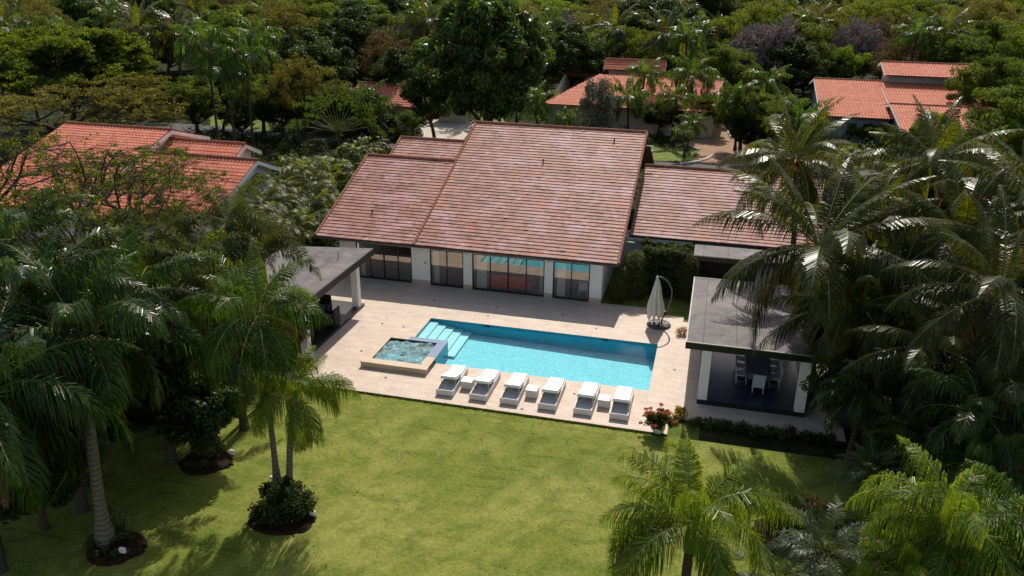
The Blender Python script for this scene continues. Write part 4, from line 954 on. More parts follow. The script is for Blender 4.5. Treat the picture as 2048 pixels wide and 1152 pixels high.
# centre right
e0 = at(1085, 207, 3.); r0_ = at(1150, 146, 5.4); e1 = at(1440, 215, 3.)
def hip(xh, run):
    return lambda cx, cs: cx > xh+run*cs
up = at(1207, 138, 6.0); up2 = at(1332, 140, 6.0); upt = at(1210, 118, 7.1)
nb_house('tiled_house', 'orange tiled house with a raised roof lantern behind the fan of garden palms', e0[0], e1[0], e0[1], 3., r0_[1], 5.4, 'barrel2', keep=hip(e0[0], 5.2), per=.34, seg=5,
         parts=[(up[0], up2[0], up[1], 6.0, upt[1], 7.1)], wall='skirt')
# right
e0 = at(1640, 231, 3.); e1 = at(1792, 238, 3.); r1 = at(1700, 160, 5.6); up = at(1771, 150, 6.5); up2 = at(1947, 153, 6.5); upt = at(1775, 124, 7.6)
f0 = at(1805, 264, 3.); f1 = at(1960, 266, 3.); fr = at(1805, 209, 4.5)
nb_house('tiled_house', 'orange tiled house with grey shutters and a raised ridge roof on the right', e0[0], e1[0], e0[1], 3., r1[1], 5.6, 'barrel2', per=.32, seg=5,
         parts=[(up[0], up2[0], up[1], 6.5, upt[1], 7.6), (e1[0]-.4, e1[0]+12, e0[1]+3.2, 4.1, r1[1]-.3, 5.5), (f0[0], f1[0], f0[1], 3., fr[1], 4.5)], wall='greenwall',
         win=[(e0[0]+3+k*1.7, e0[0]+4.2+k*1.7, .9, 2.3, e0[1]+.75) for k in range(6)])
a = at(2010, 78, 4.); nb_house('tiled_house', 'distant coral roofed house at the top right beyond the palms', a[0], a[0]+16, a[1], 4., a[1]+8, 7., per=.5, seg=4, trim=False)
a = at(1850, 425, 2.6); nb_house('tiled_house', 'coral roof showing in slivers between the coconut palms on the right', a[0], a[0]+12, a[1], 2.6, a[1]+5, 4.4, per=.34, seg=4)
# ------------------------------------------------------------------ roads, drives, beds
def ppoly(px, z=0.): return [at(x, y, z)[:2] for x, y in px]
STRIPS = []
def strip(name, pts, z, mat):
    STRIPS.append([(float(p[0]), float(p[1])) for p in pts]); return tag(poly(pts, z).build(name, M[mat]), kind='structure')
strip('cobbled_drive', ppoly([(842, 306), (960, 316), (1000, 262), (930, 240), (845, 236), (842, 262), (848, 275), (842, 288), (830, 292)]), -.02, 'cobble')
strip('road', ppoly([(1250, 332), (1620, 356), (1760, 366), (1900, 385), (2300, 430), (2300, 400), (1900, 352), (1700, 340), (1560, 334), (1480, 333), (1300, 322), (1210, 316)]), -.028, 'asphalt')
strip('road', ppoly([(300, 262), (470, 272), (660, 286), (840, 300), (845, 290), (680, 276), (530, 262), (400, 249), (200, 238)]), -.026, 'asphalt')
strip('brick_drive', ppoly([(1385, 322), (1460, 332), (1560, 330), (1520, 298), (1470, 282), (1458, 262), (1445, 246), (1415, 250), (1405, 272), (1370, 286), (1400, 300)]), -.02, 'brickdrive')
strip('path', ppoly([(1300, 262), (1410, 266), (1408, 275), (1300, 270)]), -.016, 'kerb')
for k, px in enumerate([[(1290, 320), (1360, 322), (1400, 318), (1400, 300), (1300, 290)], [(735, 285), (835, 290), (830, 262), (740, 258)], [(420, 258), (540, 262), (520, 180), (420, 176)], [(935, 242), (1010, 244), (1000, 226), (930, 228)], [(1110, 256), (1180, 258), (1180, 248), (1110, 246)], [(1160, 590), (1380, 600), (1395, 500), (1170, 500)]][:5]):
    strip('verge_lawn', ppoly(px), -.04+.001*k, 'lawn2')
def kerb(px, label):
    m = MB(); P = [at(x, y, 0) for x, y in px]; f = []
    for i in range(len(P)-1):
        for t in np.linspace(0, 1, 5)[:-1]: f.append(P[i]*(1-t)+P[i+1]*t)
    f.append(P[-1]); m.tube([(p[0], p[1], .02) for p in f], .13, 6); tag(m.build('kerb', M['kerb']), kind='structure')
kerb([(840, 284), (846, 279), (849, 272), (847, 264), (842, 257)], '')
kerb([(1360, 328), (1395, 324), (1415, 318), (1425, 311)], ''); kerb([(1455, 262), (1462, 276), (1500, 286), (1560, 300)], '')
o = tag(MB().box(-30.6, -25.2, 80.6, 80.9, 0, .7).build('low_wall', M['shadewhite']), 'low pale rendered wall at the near edge of the cobbled drive', 'wall')
q = at(840, 300, 0); q2 = at(935, 306, 0); o.location = (q[0]+30.6, q[1]-80.6, 0)
def bed(px, rx, ry, i):
    p = at(px[0], px[1], 0); n = 40; g = np.random.default_rng(i); ph = g.uniform(0, 6, 3)
    n = 90; pts = [(p[0]+rx*(1+.06*sin(3*t+ph[0])+.04*sin(7*t+ph[1])+g.normal(0, .035))*cos(t), p[1]+ry*(1+.06*sin(2*t+ph[2]))*sin(t)) for t in np.arange(n)*2*pi/n]
    m = MB(); vs = [(x, y, -.03) for x, y in pts]+[(p[0]+(x-p[0])*.9, p[1]+(y-p[1])*.9, .05) for x, y in pts]
    m.add(vs, [[k, (k+1) % n, n+(k+1) % n, n+k] for k in range(n)]+[list(range(n, 2*n))]); tag(m.build('planting_bed', M['mulch']), kind='structure')
bed((566, 1035), 1.2, 1.0, 1); bed((412, 922), 1.05, .9, 2); bed((232, 1095), 1.0, .85, 3); bed((1600, 1075), 1.6, 1.3, 4); bed((540, 720), 2.4, 1.5, 5)
def floodlight(px, label):
    p = at(px[0], px[1], 0); o = thing('garden_light', (p[0], p[1], 0), label, 'garden light', 'white garden lights beside the planting beds')
    MB().box(-.11, .11, -.05, .05, .1, .3, .02).build('lamp_head', M['lamp'], o); MB().tube([(0, 0, 0), (0, 0, .12)], .03, 6).build('stake', M['black'], o)
floodlight((626, 1035), 'white garden light at the right edge of the round shrub bed'); floodlight((466, 913), 'white garden light on the bed under the small dense tree')
floodlight((247, 1110), 'white garden light at the foot of the big left palm'); floodlight((546, 966), 'white garden light behind the round shrub by the twin palms')
def shrub(name, c, r, leaf, label, n=26, per=90, ls=.12, h=.6, flower=None, cat='shrub', group=None, fl=200, core=True):
    global rng; rng = np.random.default_rng(int(abs(c[0]*97+c[1]*31))+3); o = thing(name, (c[0], c[1], 0), label, cat, group); q = Quads()
    a = rng.uniform(0, 2*pi, n); rr = r*rng.uniform(0, 1, n)**.5; C = np.stack([rr*np.cos(a), rr*np.sin(a), h*(.35+.5*rng.uniform(0, 1, n)*(1-.5*(rr/r)**2))], 1)
    leafcloud(q, C, rng.uniform(.22, .42, n)*min(1, max(h, .35))+.06, per, ls, .9)
    link('foliage', q.mesh('foliage', [M[leaf]]), o)
    m = MB()
    for k in range(6): t = k*1.05; m.tube([(0.1*cos(t), .1*sin(t), -.05), (r*.4*cos(t), r*.4*sin(t), h*.5)], [.02, .01], 5)
    m.build('stems', M['barkbrown'], o)
    if flower:
        q = Quads(); kk = rng.integers(0, n, fl//6); dd = nrmz(rng.normal(0, 1, (len(kk), 3))+np.array([0, -.3, .9])); leafcloud(q, C[kk]+dd*.36*min(1, max(h, .35)), .05, 6, .07, 1., .8); link('flowers', q.mesh('flowers', [M[flower]]), o)
    return o
p = at(565, 1010, .2); shrub('shrub', p, 1.05, 'dkleaf', 'round dark leafy shrub around the feet of the twin palms', 60, 130, .13, .85, 'flowerred', fl=60)
p = at(412, 915, 0); shrub('ground_plants', p, .9, 'hedge', 'low dark plants under the small dense tree', 16, 60, .1, .3, cat='plants')
p = at(225, 1090, 0); shrub('ground_plants', p, .8, 'hedge', 'low dark plants around the foot of the thick ringed trunk', 14, 50, .12, .35, cat='plants')
p = at(243, 1060, 0); shrub('flowering_plant', p, .45, 'royal', 'sparse lilac flowered plant beside the big left palm', 8, 20, .12, 1.1, 'lilac', fl=70)
p = at(1590, 1045, 0.2); shrub('flowering_shrub', p, 1.0, 'midleaf', 'orange flowering shrub at the lawn edge beside the spiky palm', 40, 70, .12, .9, 'flower', fl=260, cat='shrub')
p = at(1352, 832, .1); shrub('croton', p, .45, 'croton', 'small yellow croton plant at the corner of the dining terrace', 12, 50, .14, .45, cat='plant')
p = at(1365, 668, .1); shrub('shrub', p, .3, 'croton', 'little yellow clipped bush on the edge of the deck by the dining pavilion', 10, 60, .08, .45)
# hedge row in front of terrace
for i in range(12):
    x = .45+i*.5; shrub('hedge_plant', np.array([x, 31.62+random.uniform(-.05, .05), 0]), .3, 'hedge', 'low dark hedge plant along the front of the dining terrace', 9, 60, .09, .42+random.uniform(-.06, .08), 'flowerred' if i % 4 == 0 else None, 'hedge plant', 'low hedge plants along the dining terrace', fl=12)
# clipped hedge between the house and the pavilion
def hedge_block(name, x0, x1, y0, y1, z1, leaf, label, n, ls=.1, dome=False):
    global rng; rng = np.random.default_rng(n); o = thing(name, ((x0+x1)/2, (y0+y1)/2, 0), label, 'hedge'); cx, cy = (x0+x1)/2, (y0+y1)/2; q = Quads()
    if dome:
        C = []; 
        for k in range(160):
            t = rng.uniform(0, 2*pi); z = rng.uniform(0.1, 1); rr = 1. if z < .6 else math.sqrt(max(0, 1-((z-.6)/.4)**2)); C.append([(x1-x0)/2*rr*cos(t)*.93, (y1-y0)/2*rr*sin(t)*.93, z*z1*.97])
    else:
        C = []
        for k in range(int(55*(x1-x0)*z1/4)+30):
            f = rng.integers(0, 3); u, v = rng.uniform(-1, 1, 2)
            C.append([(x1-x0)/2*u, -(y1-y0)/2*.92, z1*(v*.5+.5)*.96] if f == 0 else [(x1-x0)/2*u, (y1-y0)/2*v, z1*.95+.12*sin(u*5)] if f == 1 else [(x1-x0)/2*np.sign(v), (y1-y0)/2*u, z1*(v*.5+.5)])
    leafcloud(q, np.array(C), .3, n, ls, .9, .6); link('foliage', q.mesh('foliage', [M[leaf]]), o)
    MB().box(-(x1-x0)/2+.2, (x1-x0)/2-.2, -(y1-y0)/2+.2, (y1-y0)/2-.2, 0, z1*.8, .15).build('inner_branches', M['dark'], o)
hedge_block('hedge', -3.5, -.9, 46.0, 47.6, 2.9, 'hedge', 'tall leafy dark hedge between the villa and the porch', 95, .17)
hedge_block('topiary_bush', -4.5, -3.1, 45.0, 46.4, 2.8, 'topiary', 'rounded olive topiary bush closest to the villa gable', 90, .07, True)
hedge_block('topiary_bush', -1.35, -.1, 45.6, 46.8, 2.75, 'topiary', 'rounded olive topiary bush at the porch corner', 90, .07, True)
hedge_block('topiary_bush', -4.95, -4.25, 44.5, 45.2, 2.1, 'topiary', 'smaller topiary bush tucked under the villa eave', 90, .07, True)
# flower pot
def flowerpot():
    global rng; rng = np.random.default_rng(77)
    p = at(1316, 866, 0); o = thing('flower_pot', (p[0], p[1], .04), 'white round pot at the deck corner', 'flower pot')
    MB().lathe([(.17, 0), (.2, .02), (.27, .16), (.29, .3), (.26, .38), (.30, .42), (.30, .47), (.25, .47), (.24, .40)], (0, 0, 0), 24).build('bowl', M['potwhite'], o)
    t = thing('potted_plant', (p[0], p[1], .44), 'red and orange flowering plant growing in the white pot', 'plant'); q = Quads(); n = 46
    d = nrmz(rng.normal(0, 1, (n, 3))*np.array([1, 1, .5])+np.array([0, 0, .75])); C = d*rng.uniform(.3, .82, (n, 1))
    leafcloud(q, C*.7, .14, 40, .12, 1.); link('foliage', q.mesh('foliage', [M['midleaf']]), t)
    q = Quads(); leafcloud(q, C[:34]*1.02, .1, 34, .075, .6, .8); link('flowers', q.mesh('flowers', [M['flowerred']]), t)
    m = MB()
    for c in C: m.tube([(0, 0, -.05), c*.5+np.array([0, 0, .05]), c], [.012, .009, .006], 4, False)
    m.build('stems', M['shaft'], t)
flowerpot()
p = at(1297, 318, 0); o = thing('storage_bin', (p[0], p[1], 0), 'small teal bin standing on the verge behind the right wing', 'bin'); MB().box(-.35, .35, -.3, .3, 0, .8, .05).build('body', M['teal'], o); MB().box(-.38, .38, -.33, .33, .801, .9, .03).build('lid', M['teal'], o)
# ------------------------------------------------------------------ foreground and garden palms
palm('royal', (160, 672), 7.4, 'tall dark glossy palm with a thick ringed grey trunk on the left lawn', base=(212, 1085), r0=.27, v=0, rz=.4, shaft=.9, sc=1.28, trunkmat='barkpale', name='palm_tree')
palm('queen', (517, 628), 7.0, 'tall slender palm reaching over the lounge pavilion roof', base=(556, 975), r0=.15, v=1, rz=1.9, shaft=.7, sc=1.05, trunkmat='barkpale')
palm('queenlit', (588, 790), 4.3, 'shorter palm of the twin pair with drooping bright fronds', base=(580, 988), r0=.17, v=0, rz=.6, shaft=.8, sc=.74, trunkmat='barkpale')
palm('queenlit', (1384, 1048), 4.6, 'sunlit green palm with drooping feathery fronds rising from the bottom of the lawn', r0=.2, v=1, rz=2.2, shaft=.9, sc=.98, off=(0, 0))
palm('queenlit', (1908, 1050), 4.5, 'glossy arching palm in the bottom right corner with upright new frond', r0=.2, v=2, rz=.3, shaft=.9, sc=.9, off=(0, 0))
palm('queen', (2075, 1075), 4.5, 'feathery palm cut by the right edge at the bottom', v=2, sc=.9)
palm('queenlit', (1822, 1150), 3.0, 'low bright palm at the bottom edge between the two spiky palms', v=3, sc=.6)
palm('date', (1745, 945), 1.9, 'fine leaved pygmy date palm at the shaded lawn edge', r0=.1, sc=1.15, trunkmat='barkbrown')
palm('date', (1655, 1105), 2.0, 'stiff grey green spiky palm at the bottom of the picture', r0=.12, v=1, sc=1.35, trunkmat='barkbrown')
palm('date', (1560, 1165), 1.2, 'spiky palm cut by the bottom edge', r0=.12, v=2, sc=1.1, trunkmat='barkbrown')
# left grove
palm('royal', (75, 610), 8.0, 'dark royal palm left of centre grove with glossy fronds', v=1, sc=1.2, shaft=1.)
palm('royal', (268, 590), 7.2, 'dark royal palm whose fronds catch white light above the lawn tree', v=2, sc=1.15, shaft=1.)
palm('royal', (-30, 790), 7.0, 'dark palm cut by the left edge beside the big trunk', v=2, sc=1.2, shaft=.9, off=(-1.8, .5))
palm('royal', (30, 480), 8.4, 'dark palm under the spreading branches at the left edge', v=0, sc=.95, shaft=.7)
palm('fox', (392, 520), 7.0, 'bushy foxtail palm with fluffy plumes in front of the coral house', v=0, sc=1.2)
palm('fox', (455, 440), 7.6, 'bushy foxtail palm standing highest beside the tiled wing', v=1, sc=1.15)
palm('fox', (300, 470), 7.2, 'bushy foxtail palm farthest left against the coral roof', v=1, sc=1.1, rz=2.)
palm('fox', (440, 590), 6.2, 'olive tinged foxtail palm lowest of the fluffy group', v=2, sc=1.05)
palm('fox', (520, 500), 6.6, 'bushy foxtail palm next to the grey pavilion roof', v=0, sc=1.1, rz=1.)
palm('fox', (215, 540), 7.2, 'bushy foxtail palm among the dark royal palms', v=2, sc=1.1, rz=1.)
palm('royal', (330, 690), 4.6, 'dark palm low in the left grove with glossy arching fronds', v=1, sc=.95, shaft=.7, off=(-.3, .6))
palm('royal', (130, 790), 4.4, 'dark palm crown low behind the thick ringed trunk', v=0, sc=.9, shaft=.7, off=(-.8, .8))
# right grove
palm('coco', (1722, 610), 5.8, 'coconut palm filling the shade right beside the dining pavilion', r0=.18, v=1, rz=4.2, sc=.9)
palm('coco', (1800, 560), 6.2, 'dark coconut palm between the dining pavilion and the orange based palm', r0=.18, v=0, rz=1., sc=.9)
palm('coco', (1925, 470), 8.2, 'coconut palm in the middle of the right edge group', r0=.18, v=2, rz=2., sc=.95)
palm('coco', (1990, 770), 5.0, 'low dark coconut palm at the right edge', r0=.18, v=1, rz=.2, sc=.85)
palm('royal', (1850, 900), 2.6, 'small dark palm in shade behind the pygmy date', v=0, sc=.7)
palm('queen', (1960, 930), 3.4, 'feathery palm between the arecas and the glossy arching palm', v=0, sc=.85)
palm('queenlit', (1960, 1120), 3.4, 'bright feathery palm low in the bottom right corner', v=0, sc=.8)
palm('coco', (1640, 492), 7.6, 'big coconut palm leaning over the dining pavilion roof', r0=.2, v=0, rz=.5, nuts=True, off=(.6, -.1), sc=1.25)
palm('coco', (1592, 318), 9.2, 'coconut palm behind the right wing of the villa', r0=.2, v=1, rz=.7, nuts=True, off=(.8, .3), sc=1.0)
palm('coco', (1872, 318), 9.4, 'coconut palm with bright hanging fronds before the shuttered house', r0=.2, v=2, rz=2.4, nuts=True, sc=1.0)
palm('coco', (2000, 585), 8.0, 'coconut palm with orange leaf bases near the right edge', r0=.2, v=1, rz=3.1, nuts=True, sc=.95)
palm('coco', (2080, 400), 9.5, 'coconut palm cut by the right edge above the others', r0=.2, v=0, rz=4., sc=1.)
palm('coco', (1880, 700), 5.6, 'younger coconut palm with a long pale frond reaching left', r0=.18, v=2, rz=1.2, sc=.8)
palm('coco', (1750, 440), 7.6, 'dark coconut palm in the middle of the right grove', r0=.18, v=2, rz=5., sc=.85)
palm('royal', (1760, 640), 5.2, 'shaded palm between the dining pavilion and the grove', v=1, sc=.85)
palm('royal', (1960, 830), 4.6, 'shaded dark palm low in the right grove', v=1, sc=.85)
palm('royal', (1735, 790), 3.2, 'small shaded palm beside the terrace corner', v=2, sc=.7)
# areca clumps
AC = [link('x', None) for _ in ()]
AM = [areca_clump(101), areca_clump(102), areca_clump(103, 40, .9, (.3, 1.8), 1.7)]
def areca(px, z, label, v=0, sc=1., group='areca palm clumps'):
    p = at(px[0], px[1], z); o = thing('areca_clump', (p[0], p[1], 0), label, 'palm clump', group, random.uniform(0, 6)); link('foliage', AM[v], o, sc=sc); return o
for i, (x, y, v, s, lab) in enumerate([(610, 415, 0, 1.25, 'sunlit areca clump against the villa roof corner'), (560, 385, 1, 1.2, 'sunlit areca clump left of the villa roof'), (530, 430, 0, 1.2, 'sunlit areca clump behind the grey pavilion roof'), (600, 350, 1, 1.15, 'areca clump below the traveller palm'),
    (660, 330, 2, 1.2, 'areca clump behind the villa left ridge'), (480, 400, 1, 1.2, 'areca clump below the tiled wing'), (720, 300, 0, 1.0, 'areca clump by the twisted trunk'), (640, 400, 2, 1.2, 'low areca clump touching the villa eave'),
    (590, 460, 1, 1.1, 'areca clump at the back of the lounge pavilion'), (500, 470, 2, 1.3, 'areca clump beside the foxtail palms'),
    (1930, 760, 0, 1.35, 'areca clump with arching fronds low in the right grove'), (1990, 850, 1, 1.3, 'areca clump at the right edge above the glossy palm'), (1880, 830, 2, 1.2, 'areca clump beside the terracotta jar'), (2040, 720, 0, 1.3, 'areca clump under the orange based coconut palm'), (1860, 900, 1, 1.0, 'areca clump in deep shade near the pygmy date'),
    (1950, 930, 0, 1.1, 'areca clump behind the bottom right palm'), (1800, 400, 1, 1.2, 'sunlit areca clump before the orange tiled house'), (1700, 330, 0, 1.2, 'yellow areca clump beside the shuttered house wall'), (1780, 330, 2, 1.3, 'areca clump between the coconut crowns'), (1930, 400, 0, 1.3, 'areca clump by the coral roof slivers'), (1990, 480, 1, 1.3, 'areca clump behind the right edge palms'),
    (760, 340, 1, .9, 'areca clump touching the small left roof')]):
    areca((x, y), 2.2, lab, v, s)
# terracotta jar in right shade
p = at(1868, 800, .3); tag(link('terracotta_jar', MB().lathe([(.2, 0), (.35, .3), (.38, .6), (.25, .9), (.28, 1.)], (0, 0, 0), 18).mesh('terracotta_jar', M['ridge']), None, (p[0], p[1], 0)), 'large terracotta jar in the shade of the right grove', 'jar')
# small dense tree on the lawn
mt, mc = make_tree(51, 'bigleaf', 1.95, 1.2, leafsize=.19, blobs=110, per=120, flat=1.35, limbs=6, trunk_r=.09, blobr=(.25, .45), aspect=.5)
p = at(412, 912, 0); o = thing('broadleaf_tree', (p[0], p[1], 0), 'small dense dark leaved tree standing in a red mulch bed on the lawn', 'tree'); link('trunk', mt, o, sc=(1.25, 1.25, 1.25)); link('crown', mc, o, sc=(1.25, 1.25, 1.25))
# traveller palm
def travellers(px, z, label, sc=1.):
    global rng; rng = np.random.default_rng(5); p = at(px[0], px[1], z); o = thing('traveller_palm', (p[0], p[1], 0), label, 'palm tree'); q = Quads(); n = 19
    for i in range(n):
        a = radians(12+156*i/(n-1)); d = np.array([cos(a), 0, sin(a)]); l1 = 2.5*rng.uniform(.75, 1.2); d = nrmz(d+np.array([0, rng.normal(0, .13), 0])); b0 = np.array([cos(a)*.25, 0, z-1.2+.15*sin(a)]); e = b0+d*l1
        q.tubeq([b0, (b0+e)/2, e], [.05, .04, .03], 4, 1, .5)
        K = 16; L2 = 2.4*rng.uniform(.85, 1.1); pts = []; dd = d.copy(); cur = e.copy()
        for k in range(K+1): pts.append(cur.copy()); dd = dd+np.array([.0, rng.normal(0, .05), -.075]); dd /= np.linalg.norm(dd); cur = cur+dd*L2/K
        pts = np.array(pts); T = nrmz(np.gradient(pts, axis=0)); S = nrmz(np.cross(T, np.array([0, 1., .15])+rng.normal(0, .25, 3))); s = np.linspace(0, 1, K+1)
        for sg in (-1, 1):
            for k in range(K):
                if rng.uniform() < .14: continue
                w0 = .40*rng.uniform(.6, 1.1)*sin(pi*(.08+.86*s[k]))**.6; gp = .8*L2/K
                tip = pts[k]+sg*S[k]*w0+T[k]*.12+np.array([0, rng.normal(0, .06), -.34*rng.uniform(0, 1)**2])
                V = [pts[k], pts[k]+T[k]*gp, tip+T[k]*gp, tip]; q.add(np.array(V), [[0, 1, 2, 3]], 0, np.clip(rng.normal(.5, .18), 0, 1))
    link('leaf_fan', q.mesh('leaf_fan', [M['travel'], M['rachis']]), o, rz=radians(14), sc=sc)
    MB().tube([(0, 0, -.1), (0, 0, z-1.)], [.2, .16], 8).build('trunk', M['barkbrown'], o)
travellers((675, 240), 3.6, 'traveller palm with a fan of pale stalks behind the villa')
# big spreading trees on the left
mt, mc = branchy(41, 7.5, 9.0, 6, 'yelleaf', 16, .2, 'barkbrown', .34, z0=4.6, kids=3, twig=.014, skip=.86, blobr=.42, up=.12)
p = at(120, 395, 8.3); o = thing('spreading_tree', (p[0], p[1], 0), 'wide sparse tree with bare brown limbs over the coral roof on the left', 'tree'); link('limbs', mt, o, rz=.6); link('crown', mc, o, rz=.6)
p = at(-40, 300, 7.6); o = thing('spreading_tree', (p[0], p[1], 0), 'sparse spreading tree at the far left edge over the coral roof', 'tree'); link('limbs', mt, o, rz=2.9, sc=.9); link('crown', mc, o, rz=2.9, sc=.9)
p = at(240, 285, 8.3); o = thing('spreading_tree', (p[0], p[1], 0), 'sparse brown limbed tree over the ridge of the large coral roof', 'tree'); link('limbs', mt, o, rz=4.4, sc=.8); link('crown', mc, o, rz=4.4, sc=.8)
mt2, mc2 = branchy(42, 10.5, 10.5, 7, 'yelleaf', 26, .3, 'barkbrown', .4, z0=4.0, kids=3, twig=.02, skip=.2, blobr=.75, up=.2)
p = at(120, 95, 9.5); o = thing('spreading_tree', (p[0], p[1], 0), 'large yellow green spreading tree filling the top left corner', 'tree'); link('limbs', mt2, o); link('crown', mc2, o)
mt3, mc3 = branchy(43, 11., 7.0, 6, 'olive', 16, .24, 'barkbrown', .36, z0=3.2, kids=3, twig=.018, skip=.3, blobr=.55, up=.2)
p = at(90, 195, 6.2); o = thing('spreading_tree', (p[0], p[1], 0), 'brownish open branched tree between the coral roof and the yellow green tree', 'tree'); link('limbs', mt3, o); link('crown', mc3, o)
mt4, mc4 = branchy(44, 4.5, 5.0, 5, 'yelleaf', 16, .22, 'barkbrown', .18, z0=2.0, kids=3, twig=.012, skip=.3, blobr=.5, up=.15)
p = at(330, 440, 5.5); o = thing('spreading_tree', (p[0], p[1], 0), 'small yellow green tree in front of the coral roof eave', 'tree'); link('limbs', mt4, o); link('crown', mc4, o)
mt5, mc5 = branchy(45, 3.6, 4.2, 5, 'russet', 20, .22, 'barkbrown', .2, z0=1.8, kids=3, twig=.014, skip=.2, blobr=.5, up=.2)
p = at(90, 520, 3.8); o = thing('spreading_tree', (p[0], p[1], 0), 'small russet leaved tree below the coral roof at the left', 'tree'); link('limbs', mt5, o); link('crown', mc5, o)
# middle distance trees
tree('big', (975, 112), 10.4, 'huge dark glossy leaved tree behind the villa ridge', sc=1.24, rz=1.)
tree('dark', (868, 170), 6.4, 'dark glossy tree beside the cobbled drive', sc=.78, rz=3.)
tree('umb', (1205, 80), 7.4, 'flat topped bright green umbrella tree behind the orange house', sc=1.7)
tree('umb', (1290, 70), 7.4, 'second bright green umbrella tree right of the flat topped one', sc=1.2)
tree('russet', (775, 115), 7., 'thin russet leaved tree over the glimpsed coral house', sc=1.1)
tree('dark', (700, 90), 8.0, 'dark round tree left of the russet tree', sc=1.2)
tree('olive', (560, 60), 9., 'tall olive brown tree behind the dark royal palms', sc=1.35)
tree('olive', (600, 170), 6., 'olive tree left of the traveller palm', sc=.95)
tree('mid', (520, 190), 4.5, 'leafy tree in the shade beside the far road', sc=.9)
tree('shrubgrey', (1193, 214), 3.8, 'grey green rounded shrub before the orange house', cat='shrub', sc=.92)
tree('bare', (1515, 100), 7.5, 'bare grey branched tree behind the driveway palms', sc=1.15)
tree('bare', (1712, 95), 7.2, 'bare tree left of the raised ridge roof', sc=.9)
tree('bare', (1830, 42), 6.5, 'wide bare tree beyond the raised ridge roof', sc=1.2)
tree('mid2', (1640, 70), 6.5, 'bright green tree right of the bare grey tree', sc=.95)
tree('mid', (1990, 170), 6.5, 'dark green tree right of the raised ridge roof', sc=1.0)
tree('mid', (2030, 240), 6., 'dark green tree at the right edge beyond the palms', sc=1.)
tree('mid', (20, 700), 5., 'dark leafy tree in the shade at the left edge', sc=.7)
tree('dark', (-60, 900), 4., 'dark tree at the left edge of the lawn', sc=.62)
tree('dark', (60, 930), 2.6, 'low dark tree bordering the lawn on the left', sc=.42)
tree('dark', (1820, 600), 4.2, 'dark tree filling the shade of the right grove', sc=.7)
tree('dark', (2010, 660), 4.0, 'dark tree behind the low arecas on the right', sc=.75)
tree('dark', (1900, 520), 5., 'dark tree between the coconut trunks', sc=.7)
tree('dark', (1760, 520), 4.4, 'dark tree behind the dining pavilion corner', sc=.6)
tree('dark', (330, 640), 3.4, 'dark tree under the foxtail palms', sc=.62)
tree('dark', (170, 760), 3.2, 'dark tree behind the big left palm trunk', sc=.66)
tree('mid', (470, 610), 2.8, 'leafy dark tree beside the lounge pavilion', sc=.55)
tree('mid', (250, 690), 3.4, 'leafy tree in shadow between the royal palms', sc=.6)
tree('mid2', (1870, 260), 4., 'small green tree against the shuttered house', sc=.6)
tree('mid', (1560, 230), 4.2, 'round green tree beside the brick driveway', sc=.8)
tree('mid', (1490, 215), 4.6, 'green tree behind the planted island', sc=.8)
tree('dark', (1500, 262), 2.4, 'clipped dark shrub inside the white kerb', sc=.45)
tree('dark', (690, 205), 3.6, 'dark leafy tree behind the traveller palm', sc=.6)
tree('mid', (790, 270), 1.6, 'low green shrub by the cobbled drive', sc=.3)
for k, (kd, x, y, z, sc_, lab) in enumerate([('dark', 440, 205, 3.2, .6, 'dark tree under the dark royal palms by the far road'), ('dark', 560, 120, 6.0, .9, 'dark tree right of the dark royal palms'), ('mid', 385, 195, 4.6, .9, 'green tree between the yellow green tree and the far road'), ('dark', 620, 130, 7., 1.05, 'dark tree above the traveller palm'), ('mid', 480, 235, 2.4, .5, 'low green bush by the far road'), ('dark', 560, 215, 3.2, .6, 'dark low tree left of the traveller palm stalks'),
  ('mid', 1440, 140, 6., 1.1, 'green tree below the bare grey tree'), ('dark', 1590, 130, 6., 1.0, 'dark green tree right of the bare grey branches'), ('mid2', 1690, 125, 5.5, .9, 'bright green tree at the back of the shuttered house'), ('dark', 1140, 110, 7., 1.05, 'dark tree between the huge dark tree and the umbrella tree'), 
  ('dark', 760, 243, 1.9, .42, 'low dark bush before the glimpsed coral house'), ('mid', 825, 238, 2.0, .42, 'low green bush at the corner of the cobbled drive'), ('dark', 1320, 225, 2.6, .55, 'dark bush left of the lawn island'), ('mid', 1420, 215, 3.2, .6, 'green bush before the brick driveway'), ('dark', 735, 232, 2.2, .5, 'dark bush below the silvery palm'), ('mid', 700, 250, 1.8, .45, 'low green bush beside the traveller palm'), ('mid', 1620, 250, 2.4, .6, 'green bush left of the shuttered wall'), ('mid2', 1740, 262, 1.6, .5, 'bright low bush before the shuttered wall'), ('dark', 790, 150, 5.5, .8, 'dark tree behind the russet tree')]):
    tree(kd, (x, y), z, lab, sc=sc_)
